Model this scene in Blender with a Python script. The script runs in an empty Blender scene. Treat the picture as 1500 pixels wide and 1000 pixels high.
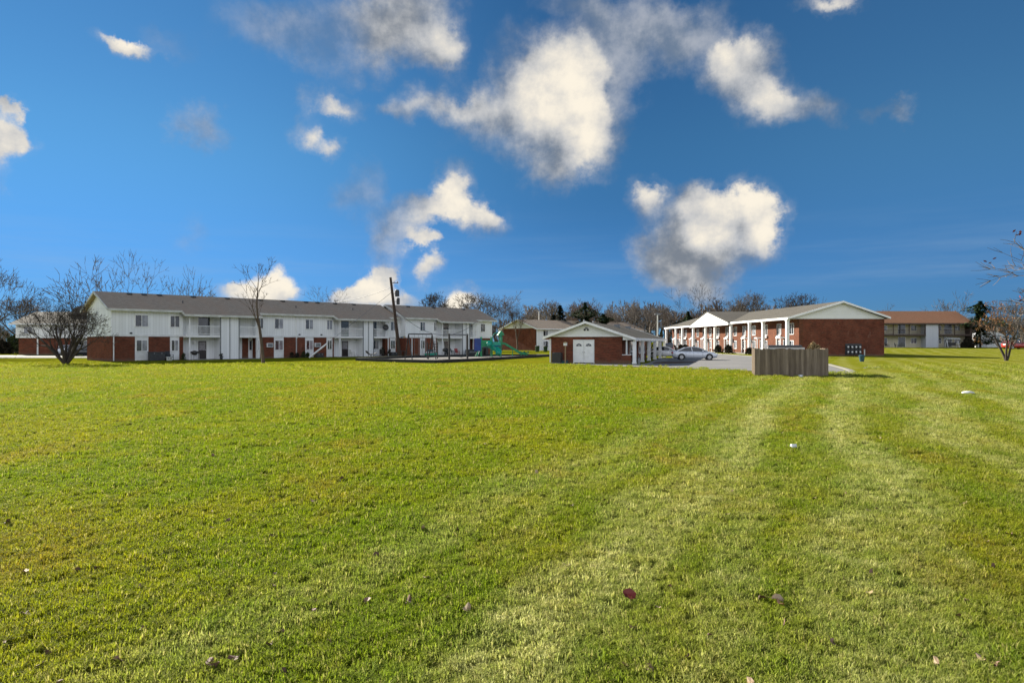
import bpy, math, random
import numpy as np
from mathutils import Vector, Matrix
sc = bpy.context.scene
COL = sc.collection
R = math.radians
F = 1000.0; CAMZ = 2.0; HY = 500.5

def at(px, D, py=None):
    """photo column and distance -> world X, Y (and Z for a row)"""
    X = (px - 750) * D / F
    if py is None: return X, D
    return X, D, CAMZ - (py - HY) * D / F

def gz(x, y):
    def ss(a, b, v):
        v = min(1, max(0, (v - a) / (b - a))); return v * v * (3 - 2 * v)
    return 0.78 * ss(100, 145, y) * ss(52, 76, x)

# ------------------------------------------------------------------ materials
M = {}
def newmat(name):
    m = bpy.data.materials.new(name); m.use_nodes = True
    nt = m.node_tree; b = nt.nodes['Principled BSDF']
    M[name] = m
    return m, nt, b
def N(nt, t, **kw):
    n = nt.nodes.new(t)
    for k, v in kw.items(): setattr(n, k, v)
    return n
def L(nt, a, b): nt.links.new(a, b)
def mixc(nt, fac, a, b, mode='MIX'):
    n = N(nt, 'ShaderNodeMix', data_type='RGBA', blend_type=mode)
    for s, v in ((0, fac), (6, a), (7, b)):
        if hasattr(v, 'is_linked') or hasattr(v, 'links'): L(nt, v, n.inputs[s])
        else: n.inputs[s].default_value = v if s == 0 else (*v[:3], 1)
    return n.outputs[2]
def math_(nt, op, a, b=None, c=None, clamp=False):
    n = N(nt, 'ShaderNodeMath', operation=op); n.use_clamp = clamp
    for i, v in enumerate((a, b, c)):
        if v is None: continue
        if isinstance(v, (int, float)): n.inputs[i].default_value = v
        else: L(nt, v, n.inputs[i])
    return n.outputs[0]
def ramp(nt, v, lo, hi, t0=0., t1=1., smooth=True):
    n = N(nt, 'ShaderNodeMapRange'); n.interpolation_type = 'SMOOTHSTEP' if smooth else 'LINEAR'
    n.inputs[1].default_value = lo; n.inputs[2].default_value = hi
    n.inputs[3].default_value = t0; n.inputs[4].default_value = t1
    L(nt, v, n.inputs[0]); return n.outputs[0]
def noise(nt, vec, scale, detail=3, rough=.55, out=0):
    n = N(nt, 'ShaderNodeTexNoise'); n.inputs['Scale'].default_value = scale
    n.inputs['Detail'].default_value = detail; n.inputs['Roughness'].default_value = rough
    if vec is not None: L(nt, vec, n.inputs['Vector'])
    return n.outputs[out]
def objco(nt, kind='Object'):
    return N(nt, 'ShaderNodeTexCoord').outputs[kind]
def scaled(nt, v, s):
    n = N(nt, 'ShaderNodeMapping'); n.inputs['Scale'].default_value = s; L(nt, v, n.inputs[0]); return n.outputs[0]

def simple(name, c1, c2=None, scale=3, rough=.6, bump=0, bscale=30, metal=0, spec=.5, stretch=(1, 1, 1), coat=0):
    m, nt, b = newmat(name)
    c2 = c2 or tuple(min(1, x * .8) for x in c1)
    v = scaled(nt, objco(nt), stretch)
    f = ramp(nt, noise(nt, v, scale, 5), .3, .7)
    L(nt, mixc(nt, f, c1, c2), b.inputs['Base Color'])
    b.inputs['Roughness'].default_value = rough; b.inputs['Metallic'].default_value = metal
    b.inputs['Specular IOR Level'].default_value = spec
    if coat: b.inputs['Coat Weight'].default_value = coat; b.inputs['Coat Roughness'].default_value = .05
    if bump:
        bp = N(nt, 'ShaderNodeBump'); bp.inputs['Strength'].default_value = bump; bp.inputs['Distance'].default_value = .02
        L(nt, noise(nt, v, bscale, 3), bp.inputs['Height']); L(nt, bp.outputs[0], b.inputs['Normal'])
    return m

def brick(name, c1, c2, mortar, tint=(.1, .05, .03)):
    m, nt, b = newmat(name)
    uv = objco(nt, 'UV')
    br = N(nt, 'ShaderNodeTexBrick'); L(nt, uv, br.inputs['Vector'])
    br.inputs['Color1'].default_value = (*c1, 1); br.inputs['Color2'].default_value = (*c2, 1)
    br.inputs['Mortar'].default_value = (*mortar, 1); br.inputs['Scale'].default_value = 1
    br.inputs['Mortar Size'].default_value = .012; br.inputs['Brick Width'].default_value = .22
    br.inputs['Row Height'].default_value = .078; br.inputs['Bias'].default_value = 0
    big = ramp(nt, noise(nt, uv, .55, 6, .65), .35, .7)
    c = mixc(nt, math_(nt, 'MULTIPLY', big, .6), br.outputs[0], tint)
    rowm = ramp(nt, noise(nt, scaled(nt, uv, (.8, 9, 1)), 1.6, 3), .45, .75)
    c = mixc(nt, math_(nt, 'MULTIPLY', rowm, .45), c, tuple(min(1, x * 1.9) for x in c1))
    sp = ramp(nt, noise(nt, scaled(nt, uv, (4.5, 13, 1)), 1, 1), .62, .8)
    c = mixc(nt, math_(nt, 'MULTIPLY', sp, .5), c, tuple(x * .35 for x in c2))
    spz = N(nt, 'ShaderNodeSeparateXYZ'); L(nt, uv, spz.inputs[0])
    low = ramp(nt, math_(nt, 'ADD', spz.outputs[1], math_(nt, 'MULTIPLY', noise(nt, uv, 1.5, 4), .7)), .45, .75, .55, 0.)
    c = mixc(nt, low, c, (.16, .12, .085))
    efl = ramp(nt, noise(nt, scaled(nt, uv, (.9, .35, 1)), 1.4, 5, .7), .58, .74)
    c = mixc(nt, math_(nt, 'MULTIPLY', efl, .35), c, (.30, .20, .15))
    L(nt, c, b.inputs['Base Color']); b.inputs['Roughness'].default_value = .9; b.inputs['Specular IOR Level'].default_value = .08
    bp = N(nt, 'ShaderNodeBump'); bp.inputs['Strength'].default_value = .5; bp.inputs['Distance'].default_value = .01
    bp.invert = True
    L(nt, br.outputs['Fac'], bp.inputs['Height']); L(nt, bp.outputs[0], b.inputs['Normal'])
    return m
def siding(name, c, c2, pitch=.3, vertical=True, rough=.6, dirt=.35):
    """boards with a groove every `pitch` metres along the wall (u) or up it (v)"""
    m, nt, b = newmat(name)
    uv = objco(nt, 'UV'); sp = N(nt, 'ShaderNodeSeparateXYZ'); L(nt, uv, sp.inputs[0])
    t = math_(nt, 'FRACT', math_(nt, 'DIVIDE', sp.outputs[0 if vertical else 1], pitch))
    groove = math_(nt, 'LESS_THAN', t, .07)
    f = ramp(nt, noise(nt, scaled(nt, uv, (1, .4, 1)), .8, 6, .7), .35, .8)
    col = mixc(nt, math_(nt, 'MULTIPLY', f, dirt), c, c2)
    pid = math_(nt, 'FLOOR', math_(nt, 'DIVIDE', sp.outputs[0 if vertical else 1], pitch))
    wn = N(nt, 'ShaderNodeTexWhiteNoise', noise_dimensions='1D'); L(nt, pid, wn.inputs['W'])
    col = mixc(nt, math_(nt, 'MULTIPLY', wn.outputs[0], .22), col, tuple(x * .75 for x in c2))
    col = mixc(nt, math_(nt, 'MULTIPLY', groove, .5), col, tuple(x * .6 for x in c2))
    L(nt, col, b.inputs['Base Color']); b.inputs['Roughness'].default_value = rough; b.inputs['Specular IOR Level'].default_value = .2
    bp = N(nt, 'ShaderNodeBump'); bp.inputs['Strength'].default_value = .6; bp.inputs['Distance'].default_value = .015; bp.invert = True
    L(nt, groove, bp.inputs['Height']); L(nt, bp.outputs[0], b.inputs['Normal'])
    return m
def shingle(name, c1, c2, c3):
    m, nt, b = newmat(name)
    uv = objco(nt, 'UV')
    br = N(nt, 'ShaderNodeTexBrick'); L(nt, uv, br.inputs['Vector'])
    br.inputs['Color1'].default_value = (*c1, 1); br.inputs['Color2'].default_value = (*c2, 1)
    br.inputs['Mortar'].default_value = (*[x * .5 for x in c2], 1)
    br.inputs['Scale'].default_value = 1; br.inputs['Mortar Size'].default_value = .01
    br.inputs['Brick Width'].default_value = .3; br.inputs['Row Height'].default_value = .14
    f = ramp(nt, noise(nt, scaled(nt, uv, (1, .35, 1)), .5, 6, .7), .35, .72)
    c = mixc(nt, math_(nt, 'MULTIPLY', f, .7), br.outputs[0], c3)
    L(nt, c, b.inputs['Base Color']); b.inputs['Roughness'].default_value = .9; b.inputs['Specular IOR Level'].default_value = .08
    return m
def planks(name, c1, c2, pitch=.14):
    m, nt, b = newmat(name)
    uv = objco(nt, 'UV'); sp = N(nt, 'ShaderNodeSeparateXYZ'); L(nt, uv, sp.inputs[0])
    pid = math_(nt, 'FLOOR', math_(nt, 'DIVIDE', sp.outputs[0], pitch))
    wn = N(nt, 'ShaderNodeTexWhiteNoise', noise_dimensions='1D'); L(nt, pid, wn.inputs['W'])
    g = noise(nt, scaled(nt, uv, (30, 1.2, 1)), 1, 4, .6)
    st = ramp(nt, noise(nt, scaled(nt, uv, (6, .5, 1)), 1, 4, .7), .4, .7)
    c = mixc(nt, wn.outputs[0], c1, c2)
    c = mixc(nt, math_(nt, 'MULTIPLY', ramp(nt, g, .3, .75), .6), c, tuple(x * .4 for x in c1))
    c = mixc(nt, math_(nt, 'MULTIPLY', st, .5), c, tuple(x * .45 for x in c2))
    L(nt, c, b.inputs['Base Color']); b.inputs['Roughness'].default_value = .9; b.inputs['Specular IOR Level'].default_value = .08
    return m

brick('brick_red', (.20, .050, .026), (.11, .030, .018), (.16, .10, .07), (.055, .020, .014))
brick('brick_orange', (.17, .055, .026), (.11, .036, .020), (.14, .09, .065), (.07, .026, .017))
siding('siding_white', (.87, .88, .89), (.70, .71, .71), .3)
siding('siding_lap', (.82, .83, .81), (.66, .66, .63), .2, vertical=False)
siding('siding_grey', (.55, .57, .62), (.42, .44, .48), .3)
siding('siding_cream', (.60, .55, .42), (.42, .38, .28), .3)
siding('corrugated_white', (.75, .76, .78), (.6, .62, .65), .25)
shingle('shingle_brown', (.33, .27, .205), (.42, .345, .265), (.39, .28, .2))
shingle('shingle_dark', (.11, .10, .082), (.145, .13, .108), (.10, .09, .07))
shingle('shingle_grey', (.10, .092, .078), (.13, .118, .10), (.135, .124, .105))
shingle('shingle_tan', (.42, .21, .12), (.35, .17, .095), (.30, .17, .10))
planks('fence_wood', (.32, .255, .19), (.14, .108, .08))
simple('paint_white', (.86, .86, .86), (.75, .75, .74), 2, .5)
simple('paint_dirty', (.62, .62, .58), (.45, .45, .40), 1.5, .6)
simple('panel_white', (.80, .81, .82), (.66, .66, .65), 1.2, .55)
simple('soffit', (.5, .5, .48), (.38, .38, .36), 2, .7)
simple('trim_brown', (.06, .035, .025), (.035, .02, .015), 2, .6)
simple('black_metal', (.018, .018, .018), (.03, .028, .025), 4, .45)
simple('dark_grey', (.05, .052, .055), (.03, .03, .033), 4, .6)
simple('mid_grey', (.22, .23, .24), (.15, .16, .17), 4, .6)
simple('light_metal', (.5, .5, .5), (.4, .4, .4), 4, .35, metal=.6)
simple('curtain', (.42, .42, .42), (.3, .3, .31), 6, .8, stretch=(8, 8, .3))
simple('wood_pole', (.06, .038, .024), (.035, .022, .015), 2, .9, .3, 30, stretch=(6, 6, .6))
simple('rubber_black', (.012, .012, .012), (.03, .03, .028), 3, .8, .4, 20)
simple('asphalt', (.185, .178, .17), (.145, .141, .137), .35, .9, .15, 40)
simple('concrete', (.26, .245, .22), (.20, .19, .165), .6, .85, .1, 30)
simple('mulch_grey', (.16, .148, .132), (.10, .09, .08), 1.2, .95, .5, 25)
simple('mulch_brown', (.10, .055, .035), (.05, .03, .02), 3, .95, .6, 20)
simple('plastic_green', (.008, .27, .11), (.006, .19, .08), 2, .35)
simple('plastic_teal', (.012, .36, .25), (.01, .28, .2), 2, .35)
simple('plastic_blue', (.008, .045, .24), (.006, .03, .16), 2, .4)
simple('tub_blue', (.02, .075, .11), (.015, .05, .07), 2, .4)
simple('plastic_red', (.3, .02, .02), (.2, .02, .02), 2, .4)
simple('car_silver', (.72, .75, .80), (.70, .73, .78), 1, .28, metal=.1, coat=.8)
simple('car_white', (.8, .8, .8), (.77, .77, .78), 1, .3, coat=.8)
simple('car_dark', (.02, .023, .03), (.018, .02, .026), 1, .25, coat=.8)
simple('car_red', (.38, .025, .02), (.36, .025, .02), 1, .3, coat=.8)
simple('lamp_red', (.5, .02, .02), (.4, .02, .02), 3, .3)
simple('lamp_clear', (.8, .8, .8), (.7, .7, .7), 3, .15)
simple('bark_dark', (.055, .042, .033), (.035, .027, .022), 3, .95, .4, 12)
simple('bark_grey', (.15, .125, .10), (.09, .075, .062), 3, .95, .4, 12)
simple('bark_brown', (.12, .085, .062), (.075, .055, .042), 2, .95)
simple('bark_pale', (.22, .185, .15), (.15, .125, .1), 2, .95)
simple('needles', (.022, .042, .018), (.045, .07, .022), .8, .9, spec=.1)
simple('needles_dark', (.010, .02, .012), (.018, .03, .015), .8, .9, spec=.1)
simple('shrub_green', (.035, .055, .02), (.06, .075, .025), 2, .9, spec=.1)
simple('shrub_dark', (.02, .022, .014), (.035, .028, .02), 2, .9, spec=.1)
simple('dry_grass', (.38, .29, .17), (.26, .18, .10), 3, .9, spec=.1)
simple('leaf_orange', (.42, .24, .13), (.30, .15, .08), 1.5, .8, spec=.2)
simple('leaf_brown', (.17, .085, .045), (.09, .045, .028), 12, .7)
simple('leaf_tan', (.50, .36, .22), (.34, .22, .13), 12, .7)
simple('leaf_red', (.22, .022, .012), (.10, .015, .01), 12, .5)
simple('leaf_pink', (.30, .17, .13), (.2, .11, .08), 12, .7)
simple('paper_white', (.82, .82, .82), (.72, .72, .72), 6, .6)
simple('door_dark', (.03, .02, .02), (.02, .015, .015), 4, .5)
simple('door_teal', (.10, .15, .17), (.07, .11, .13), 4, .5)
simple('storm_glass', (.30, .28, .30), (.18, .17, .19), 5, .3)
simple('wood_tan', (.32, .23, .13), (.22, .15, .09), 4, .8)
def glassy(name, c1, c2, rough=.08):
    m, nt, b = newmat(name)
    f = ramp(nt, noise(nt, scaled(nt, objco(nt), (1, 1, 1)), 1.3, 3), .4, .6)
    L(nt, mixc(nt, f, c1, c2), b.inputs['Base Color']); b.inputs['Roughness'].default_value = rough
    b.inputs['Specular IOR Level'].default_value = .8
glassy('glass_dark', (.012, .016, .022), (.035, .045, .06))
glassy('glass_curtain', (.15, .16, .19), (.26, .27, .3))
glassy('glass_car', (.012, .014, .017), (.02, .022, .026), .04)

# ------------------------------------------------------------------ lawn colour, shared by soil and blades (world position)
def lawn_group():
    g = bpy.data.node_groups.new('lawn_colour', 'ShaderNodeTree')
    g.interface.new_socket('Colour', in_out='OUTPUT', socket_type='NodeSocketColor')
    g.interface.new_socket('Straw', in_out='OUTPUT', socket_type='NodeSocketFloat')
    nt = g; out = N(nt, 'NodeGroupOutput')
    geo = N(nt, 'ShaderNodeNewGeometry').outputs['Position']
    sp = N(nt, 'ShaderNodeSeparateXYZ'); L(nt, geo, sp.inputs[0])
    X, Y = sp.outputs[0], sp.outputs[1]
    # mowing direction (.433,.9) ; coordinate across it
    wob = math_(nt, 'MULTIPLY', math_(nt, 'SUBTRACT', noise(nt, geo, .16, 2), .5), 2.6)
    s = math_(nt, 'ADD', math_(nt, 'SUBTRACT', math_(nt, 'MULTIPLY', X, .9), math_(nt, 'MULTIPLY', Y, .433)), wob)
    along = math_(nt, 'ADD', math_(nt, 'MULTIPLY', X, .433), math_(nt, 'MULTIPLY', Y, .9))
    wave = math_(nt, 'SINE', math_(nt, 'MULTIPLY', math_(nt, 'ADD', s, .25), 2.95))
    wave = ramp(nt, wave, -.5, .9)
    cmb = N(nt, 'ShaderNodeCombineXYZ'); L(nt, math_(nt, 'MULTIPLY', s, 1.15), cmb.inputs[0]); L(nt, math_(nt, 'MULTIPLY', along, .09), cmb.inputs[1])
    st2 = ramp(nt, noise(nt, cmb.outputs[0], 1, 3), .42, .7)
    side = ramp(nt, s, -5.6, -1.6)               # stripes are strongest to the right of the field
    sn = noise(nt, geo, .45, 6, .68)
    patch = ramp(nt, sn, .46, .68)
    fine = ramp(nt, noise(nt, geo, 3.2, 5, .7), .4, .72)
    cmb2 = N(nt, 'ShaderNodeCombineXYZ'); L(nt, X, cmb2.inputs[0]); L(nt, math_(nt, 'MULTIPLY', Y, .55), cmb2.inputs[1])
    blot = ramp(nt, noise(nt, cmb2.outputs[0], .21, 5, .66), .44, .60)
    brown = ramp(nt, noise(nt, cmb2.outputs[0], .5, 5, .7), .50, .66)
    c = mixc(nt, patch, (.165, .265, .006), (.36, .345, .012))
    c = mixc(nt, math_(nt, 'MULTIPLY', blot, .65), c, (.40, .33, .015))
    clump = ramp(nt, noise(nt, geo, 7.5, 4, .7), .42, .66)
    c = mixc(nt, math_(nt, 'MULTIPLY', clump, .30), c, (.075, .13, .006))
    c = mixc(nt, math_(nt, 'MULTIPLY', fine, .30), c, (.34, .34, .035))
    c = mixc(nt, math_(nt, 'MULTIPLY', brown, .75), c, (.38, .25, .03))
    spk = ramp(nt, noise(nt, geo, 17, 3, .6), .60, .72); c = mixc(nt, math_(nt, 'MULTIPLY', spk, .55), c, (.50, .45, .20))
    lush = ramp(nt, noise(nt, geo, .38, 4, .6, 0), .56, .68)
    c = mixc(nt, math_(nt, 'MULTIPLY', lush, .55), c, (.10, .19, .006))
    straw = math_(nt, 'MULTIPLY', side, math_(nt, 'ADD', math_(nt, 'MULTIPLY', wave, .56), math_(nt, 'MULTIPLY', st2, .52)))
    straw = math_(nt, 'ADD', straw, math_(nt, 'MULTIPLY', side, .10))
    straw = math_(nt, 'MULTIPLY', straw, math_(nt, 'SUBTRACT', 1., math_(nt, 'MULTIPLY', lush, .6)))
    straw = math_(nt, 'MULTIPLY', straw, math_(nt, 'ADD', .45, math_(nt, 'MULTIPLY', fine, .8)))
    c = mixc(nt, straw, c, (.74, .70, .32))
    far = ramp(nt, Y, 22, 60)
    c = mixc(nt, math_(nt, 'MULTIPLY', far, .4), c, (.36, .34, .03))
    L(nt, c, out.inputs[0]); L(nt, straw, out.inputs[1])
    return g
LG = lawn_group()
def lawn_mats():
    m, nt, b = newmat('lawn_soil')
    g = N(nt, 'ShaderNodeGroup'); g.node_tree = LG
    geo = N(nt, 'ShaderNodeNewGeometry').outputs['Position']
    sp = N(nt, 'ShaderNodeSeparateXYZ'); L(nt, geo, sp.inputs[0])
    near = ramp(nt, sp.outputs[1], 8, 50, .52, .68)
    f = ramp(nt, noise(nt, geo, 11, 6, .75), .3, .75)
    c = mixc(nt, .5, g.outputs[0], (.26, .28, .012))
    c = mixc(nt, math_(nt, 'MULTIPLY', f, .5), c, (.05, .055, .012))
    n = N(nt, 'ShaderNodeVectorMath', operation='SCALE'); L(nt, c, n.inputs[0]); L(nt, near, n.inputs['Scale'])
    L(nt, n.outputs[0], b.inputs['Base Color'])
    b.inputs['Roughness'].default_value = 1; b.inputs['Specular IOR Level'].default_value = 0
    bp = N(nt, 'ShaderNodeBump'); bp.inputs['Strength'].default_value = .8; bp.inputs['Distance'].default_value = .06
    L(nt, noise(nt, geo, 9, 6, .75), bp.inputs['Height']); L(nt, bp.outputs[0], b.inputs['Normal'])
    m, nt, b = newmat('grass_blade')
    g = N(nt, 'ShaderNodeGroup'); g.node_tree = LG
    uv = objco(nt, 'UV'); sp = N(nt, 'ShaderNodeSeparateXYZ'); L(nt, uv, sp.inputs[0])
    rnd = sp.outputs[0]; hgt = sp.outputs[1]
    oi = N(nt, 'ShaderNodeObjectInfo').outputs['Random']
    dry = math_(nt, 'GREATER_THAN', rnd, .86)
    c = mixc(nt, ramp(nt, rnd, .0, .6), g.outputs[0], (.275, .34, .010))
    c2 = mixc(nt, .5, g.outputs[0], c)
    c2 = mixc(nt, math_(nt, 'MULTIPLY', dry, .6), c2, (.50, .42, .17))
    c2 = mixc(nt, math_(nt, 'MULTIPLY', ramp(nt, oi, .0, 1.), .34), c2, (.08, .15, .006))
    L(nt, c2, b.inputs['Base Color']); b.inputs['Roughness'].default_value = .7; b.inputs['Specular IOR Level'].default_value = .04
    tr = N(nt, 'ShaderNodeBsdfTranslucent'); L(nt, c2, tr.inputs[0])
    mx = N(nt, 'ShaderNodeMixShader'); mx.inputs[0].default_value = .56
    L(nt, b.outputs[0], mx.inputs[1]); L(nt, tr.outputs[0], mx.inputs[2])
    L(nt, mx.outputs[0], nt.nodes['Material Output'].inputs[0])
lawn_mats()

# ------------------------------------------------------------------ mesh helpers
class MB:
    def __init__(s): s.v = []; s.f = []; s.mi = []; s.m = 0
    def face(s, pts):
        n = len(s.v); s.v += [tuple(p) for p in pts]; s.f.append(tuple(range(n, n + len(pts)))); s.mi.append(s.m)
    def add(s, vs, fs):
        n = len(s.v); s.v += [tuple(p) for p in vs]
        for f in fs: s.f.append(tuple(n + i for i in f)); s.mi.append(s.m)
    def box(s, x0, x1, y0, y1, z0, z1):
        vs = [(x, y, z) for z in (z0, z1) for y in (y0, y1) for x in (x0, x1)]
        s.add(vs, [(0, 2, 3, 1), (4, 5, 7, 6), (0, 1, 5, 4), (2, 6, 7, 3), (0, 4, 6, 2), (1, 3, 7, 5)]); return s
    def obox(s, c, ax, ay, az, hx, hy, hz):
        c = Vector(c); ax, ay, az = Vector(ax), Vector(ay), Vector(az)
        vs = [c + ax * hx * i + ay * hy * j + az * hz * k for k in (-1, 1) for j in (-1, 1) for i in (-1, 1)]
        s.add(vs, [(0, 2, 3, 1), (4, 5, 7, 6), (0, 1, 5, 4), (2, 6, 7, 3), (0, 4, 6, 2), (1, 3, 7, 5)]); return s
    def bar(s, p, q, w, h=None):
        p, q = Vector(p), Vector(q); d = (q - p); l = d.length; d.normalize()
        u = Vector((0, 0, 1)) if abs(d.z) < .95 else Vector((1, 0, 0))
        a = d.cross(u).normalized(); b = a.cross(d).normalized()
        return s.obox((p + q) / 2, d, a, b, l / 2, w / 2, (h or w) / 2)
    def prism(s, prof, axis, a, b):
        """prof: 2D points; axis 'x' -> (y,z) profile, 'y' -> (x,z), 'z' -> (x,y)"""
        def P(p, t): return (t, p[0], p[1]) if axis == 'x' else ((p[0], t, p[1]) if axis == 'y' else (p[0], p[1], t))
        n = len(prof); vs = [P(p, a) for p in prof] + [P(p, b) for p in prof]
        fs = [tuple(range(n))[::-1], tuple(range(n, 2 * n))] + [(i, (i + 1) % n, n + (i + 1) % n, n + i) for i in range(n)]
        s.add(vs, fs); return s
    def tube(s, pts, rad, n=8, cap=True):
        rings = []; pts = [Vector(p) for p in pts]; pa = None
        if isinstance(rad, (int, float)): rad = [rad] * len(pts)
        for i, p in enumerate(pts):
            d = (pts[min(i + 1, len(pts) - 1)] - pts[max(i - 1, 0)]).normalized()
            if pa is None: pa = d.cross(Vector((0, 0, 1)) if abs(d.z) < .9 else Vector((1, 0, 0))).normalized()
            a = (pa - d * pa.dot(d)).normalized(); pa = a; b = d.cross(a)
            rings.append([p + (a * math.cos(2 * math.pi * k / n) + b * math.sin(2 * math.pi * k / n)) * rad[i] for k in range(n)])
        vs = [v for r in rings for v in r]; fs = []
        for i in range(len(pts) - 1):
            for k in range(n): fs.append((i * n + k, i * n + (k + 1) % n, (i + 1) * n + (k + 1) % n, (i + 1) * n + k))
        if cap: fs += [tuple(range(n))[::-1], tuple(range(len(vs) - n, len(vs)))]
        s.add(vs, fs); return s
    def lathe(s, prof, n=16, c=(0, 0, 0)):
        vs = [(c[0] + r * math.cos(2 * math.pi * k / n), c[1] + r * math.sin(2 * math.pi * k / n), c[2] + z) for r, z in prof for k in range(n)]
        fs = [(i * n + k, i * n + (k + 1) % n, (i + 1) * n + (k + 1) % n, (i + 1) * n + k) for i in range(len(prof) - 1) for k in range(n)]
        s.add(vs, fs); return s
    def build(s, name, mats, parent=None, smooth=False, bevel=0, uv=True):
        me = bpy.data.meshes.new(name); me.from_pydata(s.v, [], s.f)
        if isinstance(mats, str): mats = [mats]
        for m in mats: me.materials.append(M[m])
        if len(mats) > 1: me.polygons.foreach_set('material_index', s.mi)
        if uv:
            me.update()
            nl = len(me.loops); vi = np.empty(nl, int); me.loops.foreach_get('vertex_index', vi)
            co = np.empty(len(me.vertices) * 3); me.vertices.foreach_get('co', co); co = co.reshape(-1, 3)[vi]
            npg = len(me.polygons); nn = np.empty(npg * 3); me.polygons.foreach_get('normal', nn); nn = nn.reshape(-1, 3)
            lt = np.empty(npg, int); me.polygons.foreach_get('loop_total', lt)
            nn = np.repeat(nn, lt, axis=0)
            ax, ay, az = np.abs(nn).T
            u = np.where((az > .9), co[:, 0], np.where(ax > ay, co[:, 1], co[:, 0]))
            v = np.where((az > .9), co[:, 1], co[:, 2] * np.where(az > .3, 2.4, 1))
            l = me.uv_layers.new(name='UVMap'); l.data.foreach_set('uv', np.stack([u, v], 1).ravel())
        if smooth: me.polygons.foreach_set('use_smooth', [True] * len(me.polygons))
        o = bpy.data.objects.new(name, me); COL.objects.link(o)
        if parent: o.parent = parent
        if bevel:
            b = o.modifiers.new('bevel', 'BEVEL'); b.width = bevel; b.segments = 2; b.limit_method = 'ANGLE'
        return o
def tag(o, label=None, cat=None, group=None, kind=None):
    if label: o['label'] = label
    if cat: o['category'] = cat
    if group: o['group'] = group
    if kind: o['kind'] = kind
    return o
def thing(name, label, cat, loc=(0, 0, 0), rz=0, group=None):
    o = bpy.data.objects.new(name, None); COL.objects.link(o); o.empty_display_size = .3
    o.location = loc; o.rotation_euler = (0, 0, rz); return tag(o, label, cat, group)
def copy_tree(o, parent=None):
    c = o.copy(); COL.objects.link(c); c.parent = parent
    for ch in o.children: copy_tree(ch, c)
    return c
def box(name, m, par, *a, **k): return MB().box(*a).build(name, m, par, **k)

# ------------------------------------------------------------------ ground
def build_ground():
    xs = [-2500, -900, -400, -200, -120] + list(range(-90, 141, 5)) + [170, 230, 400, 900, 2500]
    ys = [-60, -20] + list(range(-5, 181, 5)) + [200, 260, 400, 800, 1600, 3000]
    vs = [(x, y, gz(x, y)) for y in ys for x in xs]; nx = len(xs)
    fs = [(j * nx + i, j * nx + i + 1, (j + 1) * nx + i + 1, (j + 1) * nx + i) for j in range(len(ys) - 1) for i in range(nx - 1)]
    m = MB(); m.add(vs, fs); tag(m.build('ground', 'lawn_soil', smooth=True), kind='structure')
def sheet(name, m, pts, z, h=0):
    mb = MB()
    if h: mb.prism(pts, 'z', z, z + h)
    else: mb.face([(x, y, z) for x, y in pts])
    return tag(mb.build(name, m), kind='structure')
build_ground()
LOT = [(8.6, 56.2), (16.6, 46.9), (21.2, 43.4), (22.4, 45.2), (24.2, 50), (27.6, 60), (32.6, 92), (35.8, 170), (22, 172), (22, 92), (19.4, 84), (16.5, 74), (13.2, 63.5)]
sheet('parking_lot', 'asphalt', LOT, .012)
# pale concrete gutter along the lawn side of the lot
sheet('kerb', 'concrete', [(8.2, 56.0), (16.5, 46.45), (21.2, 42.9), (21.25, 43.45), (16.7, 47.15), (8.7, 56.5)], .0, .05)
sheet('kerb', 'concrete', [(21.4, 43.0), (22.8, 45.2), (24.6, 50), (28.0, 60), (33.2, 92), (32.9, 92), (27.7, 60), (24.3, 50), (22.5, 45.4), (21.4, 43.5)], .0, .06)
sheet('kerb', 'concrete', [(33.2, 92.1), (36.3, 168), (36.0, 168), (32.9, 92.1)], .0, .06)
sheet('path', 'concrete', [(4.4, 62.9), (8.2, 56.55), (9.6, 56.3), (13.4, 61.8), (14.4, 64.5), (19.5, 84), (18.2, 84), (12.4, 62.75), (11.5, 60.9)], .02)
sheet('mulch_bed', 'mulch_brown', [(12.9, 62.4), (15.2, 62.8), (17.8, 66), (16.9, 68.2), (14.9, 66.9), (13.6, 64.6)], .03, .05)
sheet('sidewalk', 'concrete', [(-100, 83.2), (-52.3, 83.2), (-50.8, 85.4), (-100, 85.4)], .01, .06)
sheet('road', 'asphalt', [(-110, 90), (-50, 90), (-58, 101), (-110, 101)], .015)

# playground surface + edging
PG = [(-16.4, 72.3), (-11.9, 67.6), (-7.2, 64.2), (-3.6, 71.2), (4.9, 92.6), (3.4, 95.2), (-5.2, 91.5), (-11.4, 84.6)]
sheet('playground_surface', 'mulch_grey', PG, .03, .05)
pe = thing('playground_edging', 'low black timber edging all round the grey playground surface', 'edging', (-7, 78, 0))
for i in range(len(PG)):
    a, b = PG[i], PG[(i + 1) % len(PG)]
    a3, b3 = Vector((a[0] + 7, a[1] - 78, .14)), Vector((b[0] + 7, b[1] - 78, .14))
    d = (b3 - a3).normalized() * .14
    MB().bar(a3 - d * .9, b3 + d * .7, .26, .30 + .004 * i).build('edging_board', 'rubber_black', pe)

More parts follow.
